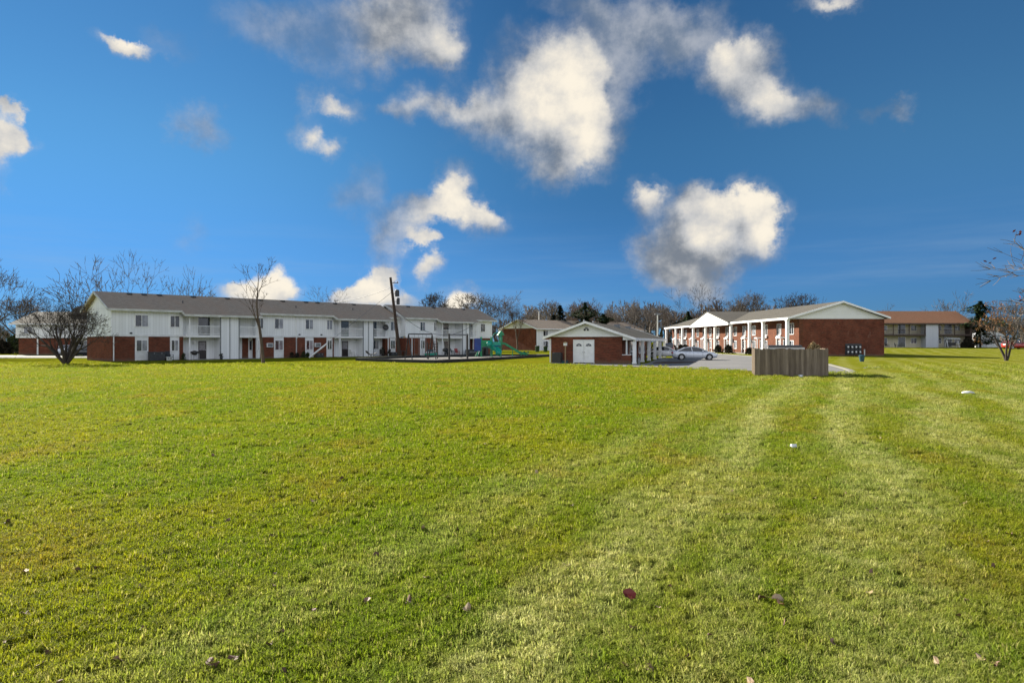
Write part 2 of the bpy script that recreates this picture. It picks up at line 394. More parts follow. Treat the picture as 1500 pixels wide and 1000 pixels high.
# ------------------------------------------------------------------ building parts
WR = random.Random(12)
def window(par, x0, x1, z0, z1, y, n=2, fr=.07, curtain=1, name='window', fm='paint_white'):
    """framed window on the wall plane y (outward is -y)"""
    f = MB()
    f.box(x0, x1, y - .06, y + .02, z1 - fr, z1); f.box(x0, x1, y - .07, y + .02, z0, z0 + fr)
    f.box(x0, x0 + fr, y - .06, y + .02, z0 + fr, z1 - fr); f.box(x1 - fr, x1, y - .06, y + .02, z0 + fr, z1 - fr)
    for k in range(1, n):
        c = x0 + (x1 - x0) * k / n; f.box(c - fr * .4, c + fr * .4, y - .05, y + .02, z0 + fr, z1 - fr)
    fo = f.build(name, fm, par)
    for k in range(n):
        a = x0 + fr * .6 + (x1 - x0 - fr * 1.2) * k / n; b = x0 + fr * .6 + (x1 - x0 - fr * 1.2) * (k + 1) / n
        box('pane', 'glass_curtain' if (k % 2 == curtain) == (WR.random() < .72) else 'glass_dark', fo, a, b - .002, y - .02 - k * .001, y - .001, z0 + fr * .5, z1 - fr * .5)
    return fo
def door(par, x0, x1, z0, z1, y, m='door_dark', glass=None):
    o = box('door', m, par, x0, x1, y - .05, y - .001, z0, z1)
    f = MB(); f.box(x0 - .08, x0, y - .07, y, z0, z1 + .08); f.box(x1, x1 + .08, y - .07, y, z0, z1 + .08); f.box(x0, x1, y - .07, y, z1, z1 + .08)
    f.build('frame', 'paint_white', o)
    if glass: box('pane', glass, o, x0 + .1, x1 - .1, y - .07, y - .051, z0 + (z1 - z0) * .48, z1 - .12)
    box('handle', 'light_metal', o, x1 - .14, x1 - .08, y - .1, y - .051, z0 + .95, z0 + 1.05)
    return o
def railing(par, x0, x1, y, z0, z1, m='paint_white', step=.13):
    r = MB(); r.box(x0, x1, y - .03, y + .03, z1 - .06, z1); r.box(x0, x1, y - .025, y + .025, z0 + .08, z0 + .13)
    n = int((x1 - x0) / step)
    for k in range(n + 1):
        c = x0 + .02 + (x1 - x0 - .04) * k / n; r.box(c - .015, c + .015, y - .015, y + .015, z0 + .13, z1 - .06)
    return r.build('railing', m, par)
def ac_unit(par, x, z, y):
    o = MB().box(x, x + .75, y - .3, y + .1, z, z + .5).build('air_conditioner', 'panel_white', par)
    MB().box(x + .06, x + .69, y - .315, y - .301, z + .06, z + .44).build('grille', 'mid_grey', o)

# ------------------------------------------------------------------ long white-over-brick apartment row, left
ang = math.atan2(.735, .678)
apt = thing('apartment_building', 'long two storey apartment row, white siding over red brick, with white balconies, at the left', 'building', (-40.8, 69.7, 0), ang)
EAVE, RIDGE, SL = 5.4, 7.35, .433
up, lo, band, trim = MB(), MB(), MB(), MB()
ZB = 2.62
def seg_wall(t0, t1, y0, wins, infills):
    """plain bay: upper siding, brick below with white window infills"""
    up.box(t0, t1, y0, y0 + 7.9, ZB + .14, 5.55)
    box('floor_band', 'panel_white', apt, t0, t1, y0 - .05, y0 + .1, ZB - .06, ZB + .14)
    xs = [t0] + [v for i in infills for v in i] + [t1]
    for k in range(0, len(xs), 2):
        if xs[k + 1] - xs[k] > .02: lo.box(xs[k], xs[k + 1], y0 - .0, y0 + 7.9, 0, ZB - .06)
    for a, b in infills:
        p = box('infill_panel', 'panel_white', apt, a, b, y0 + .02, y0 + .5, 0.05, ZB - .07)
        if b - a > .55: window(apt, a + .1, b - .08, .98, 2.22, y0 + .02, 2)
    for a, b in wins: window(apt, a, b, 3.55, 4.85, y0, 2)
def seg_zone(t0, t1, c0, c1, y0, doors, left=True, right=True):
    """balcony bay standing .9 m proud of the row, centre pier c0..c1"""
    yo = y0 - .9; yi = y0 + .7
    up.box(t0, t1, yi, y0 + 7.9, 0, 5.55)
    up.box(c0, c1, yo, yi, 0, 5.2)
    trim = MB(); trim.box((c0 + c1) / 2 - .04, (c0 + c1) / 2 + .04, yo - .035, yo, 0, 5.1)
    trim.box(c0 - .03, c0 + .08, yo - .03, yo + .03, 0, 5.1); trim.box(c1 - .08, c1 + .03, yo - .03, yo + .03, 0, 5.1); trim.build('pier_trim', 'mid_grey', apt)
    for a, b in ((t0, c0), (c1, t1)):
        bal = box('balcony', 'paint_white', apt, a, b, yo, yi, ZB - .12, ZB + .12)
        railing(bal, a + .05, b - .02, yo + .06, ZB + .14, ZB + 1.15)
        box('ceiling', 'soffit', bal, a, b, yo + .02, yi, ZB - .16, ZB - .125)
    for px in ((t0 + .35) if left else None, (t1 - .12) if right else None):
        if px is not None:
            p = MB(); p.box(px - .06, px + .06, yo + .0, yo + .12, 0, ZB - .17); p.box(px - .06, px + .06, yo - .02, yo + .04, ZB + .12, 5.05)
            p.build('post', 'paint_white', apt)
    for (x0, x1, lvl, m, g) in doors: door(apt, x0, x1, .08 + lvl * (ZB + .04), 2.1 + lvl * (ZB + .04), yi, m, g)
    sheet('patio_slab', 'concrete', [], 0) if False else None
    MB().box(t0, t1, yo - .3, yi, 0, .06).build('patio_slab', 'concrete', apt)
# section 1 (y0 = 0)
seg_wall(0, 7.0, 0, [(2.1, 3.45), (5.6, 6.65)], [(2.12, 3.45), (5.62, 6.6)])
seg_zone(7.0, 15.3, 10.7, 12.9, 0, [(8.9, 9.8, 0, 'door_dark', 'storm_glass'), (8.9, 10.2, 1, 'glass_dark', None), (13.0, 13.4, 0, 'door_dark', None)])
seg_wall(15.3, 26.0, 0, [(15.5, 16.3), (17.7, 18.9), (21.85, 23.0), (24.9, 25.8)], [(15.35, 15.9), (17.65, 18.95), (21.85, 23.05), (24.9, 25.8)])
seg_zone(26.0, 34.2, 29.9, 31.6, 0, [(27.6, 28.6, 0, 'door_dark', 'storm_glass'), (27.5, 28.7, 1, 'glass_dark', None), (32.4, 33.2, 1, 'glass_dark', None)])
seg_wall(34.2, 36.8, 0, [(35.1, 35.95)], [(35.0, 36.0)])
# section 2 stands 1.2 m further out
S2 = -1.2
seg_wall(36.8, 42.6, S2, [(39.4, 40.4), (42.0, 42.55)], [(39.4, 40.4), (41.9, 42.45)])
seg_zone(42.6, 49.9, 46.9, 48.4, S2, [(44.6, 45.6, 0, 'glass_dark', None), (44.3, 45.5, 1, 'glass_dark', None), (48.8, 49.6, 1, 'glass_dark', None)])
seg_wall(49.9, 54.2, S2, [(51.6, 52.6)], [(50.5, 51.3)])
# brick end wall skin and gables
lo.box(-.1, -.0, -.1, 7.9, 0, ZB - .06); up.box(-.1, 0, 0, 7.9, ZB + .14, 5.45); box('floor_band', 'panel_white', apt, -.14, -.001, -.1, 7.95, ZB - .06, ZB + .14)
for (xa, xb, y0) in ((-.1, .1, 0), (36.81, 37.0, S2), (54.0, 54.19, S2)):
    up.prism([(y0 - .0, 5.5), (y0 + 8, 5.5), (y0 + 8, 5.45), (y0 + 4, RIDGE - .22), (y0, 5.45)], 'x', xa, xb)
up.build('upper_wall', 'siding_white', apt); lo.box(14.0, 14.75, .66, .8, .0, ZB - .16); lo.box(7.0, 7.25, .66, .8, 0, ZB - .16); lo.box(26.0, 26.25, .66, .8, 0, ZB - .16); lo.box(32.0, 32.35, .66, .8, 0, ZB - .16)
lo.box(42.6, 42.85, S2 + .66, S2 + .8, 0, ZB - .16); lo.box(48.55, 48.78, S2 + .66, S2 + .8, 0, ZB - .16)
window(apt, 14.8, 15.25, .95, 2.2, .7, 1); window(apt, 32.6, 33.6, .95, 2.2, .7, 2)
lo.build('brick_wall', 'brick_red', apt)
def roof_seg(mb, x0, x1, y0, out, zr=RIDGE, half=4.0, th=.16, sl=SL, back=.5):
    ze = zr - (half + out) * sl; zb = zr - (half + back) * sl
    mb.prism([(y0 - out, ze), (y0 + half, zr), (y0 + half + half + back, zb), (y0 + 2 * half + back, zb - th), (y0 + half, zr - th), (y0 - out, ze - th)], 'x', x0, x1)
    return ze
rf, fa = MB(), MB()
for x0, x1, y0, out in ((-.55, 6.7, 0, .5), (6.7, 15.5, 0, 1.45), (15.5, 25.7, 0, .5), (25.7, 34.4, 0, 1.45), (34.4, 36.3, 0, .5),
                        (36.3, 42.3, S2, .5), (42.3, 50.1, S2, 1.45), (50.1, 54.8, S2, .5)):
    ze = roof_seg(rf, x0, x1, y0, out)
    fa.box(x0, x1, y0 - out - .06, y0 - out - .001, ze - .24, ze - .0)
    fa.box(x0, x1, y0 - out + .002, y0 - .02, ze - .2, ze - .19 + .02)
    if out > 1:
        for xx in (x0, x1 - .05): fa.prism([(y0 - 1.45, ze - .02), (y0 - .45, ze + .41), (y0 - .45, ze + .1), (y0 - 1.45, ze - .24)], 'x', xx - .03, xx + .08)
for x0, y0 in ((-.62, 0), (36.22, S2), (54.8, S2)):
    for sgn in (-1, 1):
        a = (y0 + 4, RIDGE + .02); b = (y0 + 4 + sgn * 4.5, RIDGE - 4.5 * SL + .02)
        fa.prism([a, b, (b[0], b[1] - .26), (a[0], a[1] - .26)], 'x', x0, x0 + .065)
ro = rf.build('roof', 'shingle_brown', apt); fa.build('fascia', 'paint_dirty', ro)
vents = MB()
for t in (2.5, 4.0, 5.6, 9.3, 13.3, 17.5, 20.5, 23.8, 25.5, 28.2, 31.2, 39.8, 44.8, 51):
    yy = (4.0 if t < 36.5 else 2.8) - .5; zz = RIDGE - .5 * SL
    box('roof_vent', 'dark_grey', ro, t, t + .45, yy - .2, yy + .25, zz - .05, zz + .16)
for t in (7.6, 21.5, 30.0, 45.0): MB().tube([(t, 1.6, RIDGE - 2.4 * SL - .05), (t, 1.6, RIDGE - 2.4 * SL + .3)], .05, 6).build('vent_pipe', 'dark_grey', ro)
def downspout(t, y, ztop, slant=True):
    d = MB(); d.box(t - .05, t + .05, y - .12, y - .02, 0.05, ztop)
    if slant: d.bar((t, y - .07, ztop), (t + .0, y - .45, ztop + .25), .09)
    d.build('downspout', 'paint_white', apt)
downspout(.08, -.02, 2.6, False); downspout(20.6, 0, 2.4); downspout(20.6, 0, 5.1); downspout(34.0, -.9, 2.4, False); downspout(37.9, S2, 2.5, False); downspout(49.95, S2, 2.5, False)
for t, z in ((17.0, 1.35), (23.5, 1.35)): ac_unit(apt, t - .35, z, 0)
for t in (1.6, 20.9, 24.0, 9.9): box('wall_vent', 'dark_grey', apt, t, t + .25, -.09, -.051, ZB + .2, ZB + .36) if t != 9.9 else None
MB().box(8.3, 8.45, .45, .69, 1.75, 2.0).build('wall_lantern', 'lamp_clear', apt)

def ap(t, y, z=0):   # apartment local -> world
    c, s = math.cos(ang), math.sin(ang)
    return (-40.8 + t * c - y * s, 69.7 + t * s + y * c, z)

# ------------------------------------------------------------------ small yard things
def chair(loc, rz, label, m='mid_grey', group=None):
    t = thing('patio_chair', label, 'chair', loc, rz, group)
    box('seat', m, t, -.28, .28, -.26, .26, .38, .44); MB().prism([(.24, .44), (.30, .44), (.42, 1.0), (.36, 1.0)], 'x', -.28, .28).build('backrest', m, t)
    for x in (-.25, .25):
        MB().bar((x, -.23, 0), (x, -.23, .62), .04).build('leg', m, t); MB().bar((x, .24, 0), (x, .24, .62), .04).build('leg', m, t)
        box('armrest', m, t, x - .03, x + .03, -.26, .3, .62, .66)
    return t
def blob_bush(name, label, loc, r, h, m, n=420, leaf=.09, seed=1, group=None, stems=True, cat='bush'):
    rg = random.Random(seed); t = thing(name, label, cat, loc, 0, group)
    f = MB()
    for _ in range(n):
        a = rg.uniform(0, 6.283); u = rg.random() ** .5; zz = rg.random()
        rr = r * (1 - .55 * zz ** 2) * (.8 + .35 * math.sin(a * 3 + seed) * math.sin(zz * 5))
        p = Vector((math.cos(a) * rr * u, math.sin(a) * rr * u, .08 + h * zz * (1 - .25 * u)))
        d = Vector((rg.gauss(0, 1), rg.gauss(0, 1), rg.gauss(.3, 1))).normalized(); e = d.cross(Vector((rg.random(), rg.random(), rg.random() + .1))).normalized()
        s = leaf * rg.uniform(.6, 1.4)
        f.face([p - d * s, p + e * s * .5, p + d * s, p - e * s * .5])
    f.build('foliage', m, t, uv=False)
    if stems:
        st = MB()
        for k in range(7):
            a = k * .9; st.tube([(0, 0, 0), (math.cos(a) * r * .35, math.sin(a) * r * .35, h * .5), (math.cos(a) * r * .6, math.sin(a) * r * .6, h * .85)], [.03, .02, .01], 4)
        st.build('stem', 'bark_dark', t)
    return t
def potted(loc, label, m='shrub_green', s=1., group=None, seed=3):
    t = thing('potted_plant', label, 'potted plant', loc, 0, group)
    MB().lathe([(0, 0), (.16 * s, 0), (.22 * s, .34 * s), (.24 * s, .34 * s), (.24 * s, .38 * s), (.19 * s, .38 * s), (.18 * s, .32 * s), (0, .32 * s)], 14).build('pot', 'dark_grey', t)
    rg = random.Random(seed); f = MB()
    for _ in range(130):
        p = Vector((rg.gauss(0, .13), rg.gauss(0, .13), rg.uniform(.35, .85))) * s; d = Vector((rg.gauss(0, 1), rg.gauss(0, 1), rg.gauss(.6, 1))).normalized() * .12 * s
        e = d.cross(Vector((0, .3, 1))).normalized() * .03 * s; f.face([p - d, p + e, p + d, p - e])
    f.build('foliage', m, t, uv=False); return t
def kettle_grill(loc, label, group=None):
    t = thing('kettle_grill', label, 'grill', loc, .3, group)
    MB().lathe([(0, .55), (.18, .57), (.28, .68), (.30, .80)], 16).build('bowl', 'black_metal', t)
    MB().lathe([(.31, .80), (.29, .92), (.18, 1.02), (0, 1.05)], 16).build('lid', 'black_metal', t)
    for a in (0, 2.1, 4.2): MB().bar((math.cos(a) * .15, math.sin(a) * .15, .6), (math.cos(a) * .32, math.sin(a) * .32, 0), .03).build('leg', 'light_metal', t)
    return t
def storage(loc, rz, w, d, h, m, label, cat='storage box'):
    t = thing('storage_box', label, cat, loc, rz)
    b = MB().box(-w / 2, w / 2, -d / 2, d / 2, 0.02, h - .1); b.build('body', m, t, bevel=.02)
    MB().prism([(-d / 2 - .03, h - .098), (d / 2 + .03, h - .098), (d / 2 + .02, h), (-d / 2 - .02, h - .03)], 'x', -w / 2 - .03, w / 2 + .03).build('lid', m, t)
    for x in (-w / 4, w / 4): box('latch', 'mid_grey', t, x - .04, x + .04, -d / 2 - .05, -d / 2 - .031, h - .25, h - .08)
    return t
def table(loc, rz, w, d, m, label):
    t = thing('patio_table', label, 'table', loc, rz)
    box('tabletop', m, t, -w / 2, w / 2, -d / 2, d / 2, .68, .73)
    for x in (-1, 1):
        for y in (-1, 1): MB().bar((x * (w / 2 - .06), y * (d / 2 - .06), 0), (x * (w / 2 - .06), y * (d / 2 - .06), .68), .05).build('leg', m, t)
    return t
storage(ap(4.0, -.75), ang, 1.5, .7, .95, 'dark_grey', 'large black storage box between the first two ground floor windows of the apartment row')
chair(ap(5.25, -.9), ang + .3, 'dark patio chair right of the black storage box at the apartment row', 'dark_grey')
storage(ap(4.98, -1.5), ang - .2, .5, .4, .42, 'paint_dirty', 'small pale bin in front of the dark patio chair at the apartment row', 'bin')
blob_bush('small_shrub', 'small green shrub beside the thin brick pier left of the first patio', ap(6.75, -.7), .35, .8, 'shrub_green', 260, .07, 4)
kettle_grill(ap(7.75, -1.15), 'black kettle grill by the white post of the first patio')
pl = thing('planter_shelf', 'long black planter on legs against the pale wall of the first patio', 'planter', ap(8.35, .1), ang)
MB().box(-.5, .5, -.14, .14, .72, .95).build('trough', 'black_metal', pl)
for x in (-.42, .42): MB().bar((x, 0, .06), (x, 0, .72), .03).build('leg', 'paint_dirty', pl)
potted(ap(10.55, -1.5), 'small dark pot plant at the left foot of the first white pier', 'shrub_dark', .8)
for k, (t, r, h, mm) in enumerate(((19.6, .42, .75, 'shrub_dark'), (20.3, .4, .65, 'shrub_dark'), (21.2, .4, .85, 'shrub_green'), (21.75, .38, .7, 'shrub_green'))):
    blob_bush('low_bush', ['first dark low bush of the row of four at the brick wall', 'dark low bush just left of the middle downspout of the apartment row', 'green low bush just right of the middle downspout of the apartment row', 'last green low bush of the four, in front of the white infill panel'][k], ap(t, -.75), r, h, mm, 330, .07, 20 + k, 'low bushes against the brick wall')
storage(ap(23.4, -.8), ang, .9, .5, .6, 'dark_grey', 'dark low storage box beneath the wall air conditioner behind the slanted white guard', 'storage box')
chair(ap(28.6, -.3), ang + .5, 'white patio chair on the second patio of the apartment row', 'paint_dirty')
for k, (t, l) in enumerate(((32.4, 'dark patio chair facing the playground at the right side of the second white pier'), (33.6, 'black patio chair under the last balcony of the first section'))):
    chair(ap(t, -1.6 + k * .3), ang + 2.5 + k, l, 'black_metal', 'black chairs at the third patio')
blob_bush('small_shrub', 'dark tall shrub beside the brick pier at the third patio', ap(32.95, -.2 - .9), .5, 1.35, 'shrub_dark', 420, .08, 31)
storage(ap(34.9, -.9), ang, 1.2, .6, .6, 'dark_grey', 'dark storage chest beneath the window left of the utility pole')
table(ap(36.0, -1.6), ang, 1.1, .7, 'dark_grey', 'dark patio table behind the utility pole')
# toy boat / car by the playground
ty = thing('toy_sandbox', 'teal and blue plastic toy with pale lid on the grass before the brick wall', 'toy', ap(39.3, -4.2 + S2 + 1.6), ang + .2)
MB().prism([(-.9, 0.02), (.75, 0.02), (1.0, .42), (.8, .45), (-.95, .38)], 'y', -.45, .45).build('hull', 'plastic_teal', ty, bevel=.03)
MB().prism([(-.75, .46), (.55, .46), (.3, .6), (-.6, .62)], 'y', -.4, .4).build('lid', 'panel_white', ty)
MB().prism([(-.5, .63), (.2, .63), (0, .95), (-.4, .98)], 'y', -.32, .32).build('seat', 'tub_blue', ty)
kettle_grill(ap(42.6, S2 - 1.7), 'black kettle grill left of the covered chairs at the fourth patio')
table(ap(43.5, S2 - 1.6), ang, 1.2, .8, 'black_metal', 'black patio table at the fourth patio behind the climbing frame')
chair(ap(44.3, S2 - 1.7), ang + 1, 'teal tinted dark patio chair right of the black table at the fourth patio', 'door_teal')
chair(ap(45.9, S2 - .8), ang - .2, 'dark red patio chair alone in the fourth patio', 'plastic_red')
sf = thing('garden_sofa', 'grey cushioned garden sofa in front of the third white pier', 'sofa', ap(47.8, S2 - 1.9), ang)
box('base', 'dark_grey', sf, -.85, .85, -.35, .35, .05, .4); box('seat_cushion', 'mid_grey', sf, -.75, .75, -.34, .2, .401, .54); box('backrest', 'dark_grey', sf, -.85, .85, .2, .4, .401, .85)
for x in (-.85, .72): box('armrest', 'dark_grey', sf, x, x + .13, -.34, .19, .402, .66)
for k, (t, l, mm) in enumerate(((51.0, 'black wheeled rubbish bin left of the green play tower, first of two', 'black_metal'), (52.0, 'dark grey rubbish bin, second of two beside the play tower', 'dark_grey'))):
    b = thing('rubbish_bin', l, 'bin', ap(t, S2 - .8), ang, 'bins at the end of the apartment row')
    MB().prism([(-.22, .05), (.24, .05), (.3, .95), (-.28, .95)], 'y', -.26, .26).build('body', mm, b); MB().prism([(-.31, .951), (.34, .951), (.3, 1.03), (-.25, 1.06)], 'y', -.29, .29).build('lid', mm, b)
    MB().tube([(-.24, -.2, .09), (-.24, .2, .09)], .09, 10).build('wheel', 'rubber_black', b)
# satellite dish
dsh = thing('satellite_dish', 'round dark satellite dish on the third balcony beside the utility pole', 'satellite dish', ap(33.5, -1.0, 3.95), ang - .4)
MB().lathe([(0, 0), (.2, .02), (.36, .09), (.42, .14), (.36, .11), (.2, .04), (0, .02)], 20).build('reflector', 'black_metal', dsh).rotation_euler = (R(78), 0, 0)
MB().tube([(0, .02, 0), (0, .25, -.35), (0, .3, -.85)], .03, 6).build('mast', 'mid_grey', dsh)
MB().tube([(0, -.05, -.35), (0, -.5, -.1)], .015, 5).build('feed_arm', 'mid_grey', dsh)

# ------------------------------------------------------------------ utility pole, guy, wires
pb = Vector((*at(585.8, 86), 0)); pt = Vector(at(572, 86, 406.3))
po = thing('utility_pole', 'leaning dark wooden utility pole with small transformers in front of the apartment row', 'utility pole', pb)
d = (pt - pb)
MB().tube([(0, 0, 0), d * .5, d], [.24, .2, .15], 10).build('pole', 'wood_pole', po)
def onp(k): return d * k
for k, s in ((.80, .22), (.70, .17)):
    s *= 1.25; c = onp(k) + Vector((.6, 0, 0)); tr = MB().lathe([(0, 0), (s, .03), (s, .75), (s * .8, .85), (0, .9)], 12, c - Vector((0, 0, .4)))
    tr.build('transformer', 'dark_grey', po)
    MB().bar(onp(k), c, .06).build('bracket', 'dark_grey', po)
MB().bar(onp(.93) - Vector((.1, 0, 0)), onp(.93) + Vector((.9, 0, 0)), .07).build('crossarm', 'wood_pole', po)
for x in (.35, .8): MB().lathe([(0, 0), (.05, .02), (.07, .08), (.03, .2), (0, .22)], 8, onp(.93) + Vector((x, 0, .04))).build('insulator', 'mid_grey', po)
gx = Vector((*at(453, 84.5), 0.05)); ge = pb + onp(.82)
k = .215; g1 = gx + (ge - gx) * k
gw = MB(); gw.tube([g1, ge], .02, 4); tag(gw.build('guy_wire', 'mid_grey'), 'thin grey guy wire from the utility pole down to the slanted white guard', 'wire')
tag(MB().tube([gx, g1], .11, 8).build('guy_guard', 'paint_white'), 'slanted white guard tube on the guy wire standing on the grass before the apartment row', 'post')
def wire(a, b, sag, label, r=.028):
    a, b = Vector(a), Vector(b); pts = []
    for i in range(15):
        t = i / 14; p = a.lerp(b, t); p.z -= sag * 4 * t * (1 - t); pts.append(p)
    tag(MB().tube(pts, r, 4).build('overhead_wire', 'dark_grey'), label, 'wire', 'wires of the utility pole')
wire(pb + onp(.62), ap(49, S2 - 1.5, 4.9), 2.6, 'sagging service wire from the utility pole to the right part of the apartment row')
wire(pb + onp(.88), ap(29, 4.0, 7.45), .3, 'straight wire from the utility pole to the apartment roof ridge')

# ------------------------------------------------------------------ brick apartment row with white columns, right
ang2 = math.atan2(-1, .021)
O2 = (39.1, 166.6)
apb = thing('brick_apartment_building', 'long two storey red brick apartment row with tall white columns and pediment', 'building', (*O2, 0), ang2)
LN = 70.0; W2 = 12.2; H2 = 5.25; RZ = 7.75
bw = MB(); bw.box(0, LN, .001, W2, 0, H2); bw.build('brick_wall', 'brick_orange', apb)
# darker red end wall skin with an orange return at the corner
box('end_wall', 'brick_red', apb, LN, LN + .1, .55, W2, 0, H2)
box('end_pier', 'brick_orange', apb, LN, LN + .1, .0, .549, 0, H2)
fb = MB(); fb.prism([(0 - .0, H2), (W2, H2), (W2, H2 + .12), (W2 / 2, RZ - .16), (-1.4, H2 + .0)], 'x', LN - .1, LN + .12); fb.prism([(0 - .0, H2), (W2, H2), (W2, H2 + .12), (W2 / 2, RZ - .16), (-1.4, H2 + .0)], 'x', -.1, .1)
fb.build('gable', 'siding_lap', apb)
r2 = MB(); hy = W2 / 2; PO = 1.75
s_f = (RZ - (H2 + .2)) / (hy + PO); s_b = (RZ - (H2 + .25)) / (hy + .6)
r2.prism([(-PO, H2 + .2), (hy, RZ), (W2 + .6, H2 + .25), (W2 + .6, H2 + .1), (hy, RZ - .15), (-PO, H2 + .05)], 'x', -.6, LN + .6)
ro2 = r2.build('roof', 'shingle_grey', apb)
fc = MB()
fc.box(-.6, LN + .6, -PO - .08, -PO - .002, H2 - .12, H2 + .19); fc.box(-.6, LN + .6, W2 + .602, W2 + .68, H2 - .02, H2 + .24)
for xx in (LN + .6, -.68):
    for (ya, za, yb, zb) in ((-PO, H2 + .22, hy, RZ + .02), (hy, RZ + .02, W2 + .6, H2 + .27)):
        fc.prism([(ya, za), (yb, zb), (yb, zb - .28), (ya, za - .28)], 'x', xx, xx + .075)
fc.build('fascia', 'paint_white', ro2)
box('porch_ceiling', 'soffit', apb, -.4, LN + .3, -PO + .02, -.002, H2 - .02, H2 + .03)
# pediment in the middle
p0, p1 = 22.9, 46.2; pm = (p0 + p1) / 2; PZ = 7.65
MB().prism([(p0 - .3, H2 + .1), (p1 + .3, H2 + .1), (pm, PZ)], 'y', -PO - .35, -PO - .09).build('pediment', 'paint_white', apb)
pr = MB()
for a, b in (((p0 - .5, H2 + .12), (pm, PZ + .05)), ((p1 + .5, H2 + .12), (pm, PZ + .05))):
    pr.prism([a, b, (b[0], b[1] + .14), (a[0], a[1] + .14)], 'y', -PO - .45, hy - .6)
pr.build('pediment_roof', 'shingle_grey', apb)
box('pediment_beam', 'paint_white', apb, p0 - .4, p1 + .4, -PO - .40, -PO - .085, H2 - .28, H2 + .095)
pv = MB().lathe([(0, 0), (.3, 0), (.3, .05), (0, .05)], 8); pvo = pv.build('pediment_vent', 'dark_grey', apb); pvo.rotation_euler = (R(90), 0, 0); pvo.location = (pm, -PO - .352, 6.6)
cols = [.4, 9.3, 14.9, 23.4, 31.9, 37.6, 46.4, 55.3, 61.0, 69.8]
for x in cols:
    c = MB(); c.box(x - .2, x + .2, -PO + .02, -PO + .42, .3, H2 - .3); c.box(x - .26, x + .26, -PO - .04, -PO + .48, 0, .3); c.box(x - .26, x + .26, -PO - .04, -PO + .48, H2 - .3, H2 - .03)
    c.build('column', 'paint_white', apb)
MB().box(-.3, LN + .3, -PO - .3, 0, 0, .1).build('porch_slab', 'concrete', apb)
for i in range(9):
    a, b = cols[i], cols[i + 1]; w = b - a
    for z0, z1 in ((3.05, 4.7), (.75, 2.2)):
        if w > 7: window(apb, a + w * .18, a + w * .18 + 1.5, z0, z1, 0, 2); window(apb, a + w * .68, a + w * .68 + 1.5, z0, z1, 0, 2)
        else: window(apb, a + w * .36, a + w * .36 + 1.5, z0, z1, 0, 2)
    for dx in ((w * .45,) if w > 7 else (w * .12,)):
        door(apb, a + dx, a + dx + .95, .12, 2.2, 0, 'door_teal', 'glass_dark')
        h = MB(); h.box(a + dx - .35, a + dx + 1.3, -1.1, -.001, 2.5, 2.72); ho = h.build('door_hood', 'paint_white', apb)
        for xx in (a + dx - .28, a + dx + 1.16): box('hood_post', 'paint_white', ho, xx, xx + .12, -1.05, -.93, .1, 2.499)
    if w > 7: box('window_box', 'panel_white', apb, a + w * .18 - .1, a + w * .18 + 1.6, -.25, -.075, 2.62, 2.95)
    else: box('window_box', 'panel_white', apb, a + w * .36 - .1, a + w * .36 + 1.6, -.25, -.075, 2.62, 2.95)
# meters on the end wall
def a2(t, y, z=0):
    c, s = math.cos(ang2), math.sin(ang2); return (O2[0] + t * c - y * s, O2[1] + t * s + y * c, z)
mt = thing('electric_meter_bank', 'bank of eight dark electric meters low on the brick end wall', 'meter bank', a2(LN + .1, 7.75), ang2)
box('backboard', 'dark_grey', mt, 0, .08, -1.15, 1.15, .15, 1.75)
for i in range(4):
    for z in (.5, 1.2):
        y = -.85 + i * .57
        q = box('meter_box', 'dark_grey', mt, .081, .22, y - .19, y + .19, z - .26, z + .3)
        MB().tube([(.221, y, z + .08), (.33, y, z + .08)], .12, 10).build('meter', 'lamp_clear', q)
tag(MB().tube([a2(LN + .5, 9.15), a2(LN + .5, 9.15, .95)], .09, 8).build('short_pipe', 'paint_dirty'), 'short pale upright pipe beside the electric meters', 'pipe')
# teal bin on the lawn
tb = thing('garden_tub', 'small dark blue plastic bin standing on the shaded lawn before the brick end wall', 'bin', (*at(1262.5, 69), 0), .3)
MB().lathe([(0, 0), (.2, 0), (.27, .55), (.25, .55), (.19, .05), (0, .05)], 14).build('body', 'tub_blue', tb); MB().lathe([(.31, .55), (.31, .6), (.2, .68), (0, .7)], 14).build('lid', 'tub_blue', tb)
# shrubs along the porch
for i, (t, r, h) in enumerate(((12, .9, 1.4), (18, 1.0, 1.5), (21.5, 1.1, 1.5), (27.5, .9, 1.2), (43, 1.0, 1.5), (48.5, 1.15, 1.6), (58.5, .9, 1.1))):
    blob_bush('porch_shrub', 'rounded dark %s shrub %s' % (['evergreen', 'evergreen', 'evergreen', 'evergreen', 'evergreen', 'evergreen', 'low'][i],
      ['in front of the second column bay counted from the far end', 'behind the silver sedan roof, left of the pediment', 'just left of the pediment of the brick row',
       'under the left half of the pediment', 'under the right end of the pediment', 'right of the pediment, beside the tall column', 'near the near end of the brick row, beside the door hood'][i]), a2(t, -2.7), r, h, 'shrub_dark', 700, .13, 40 + i, 'shrubs along the white columns')
blob_bush('dry_bush', 'tan dried bush showing over the right end of the wooden fence', (*at(1191, 88), 0), 1.25, 1.95, 'dry_grass', 1300, .16, 50)

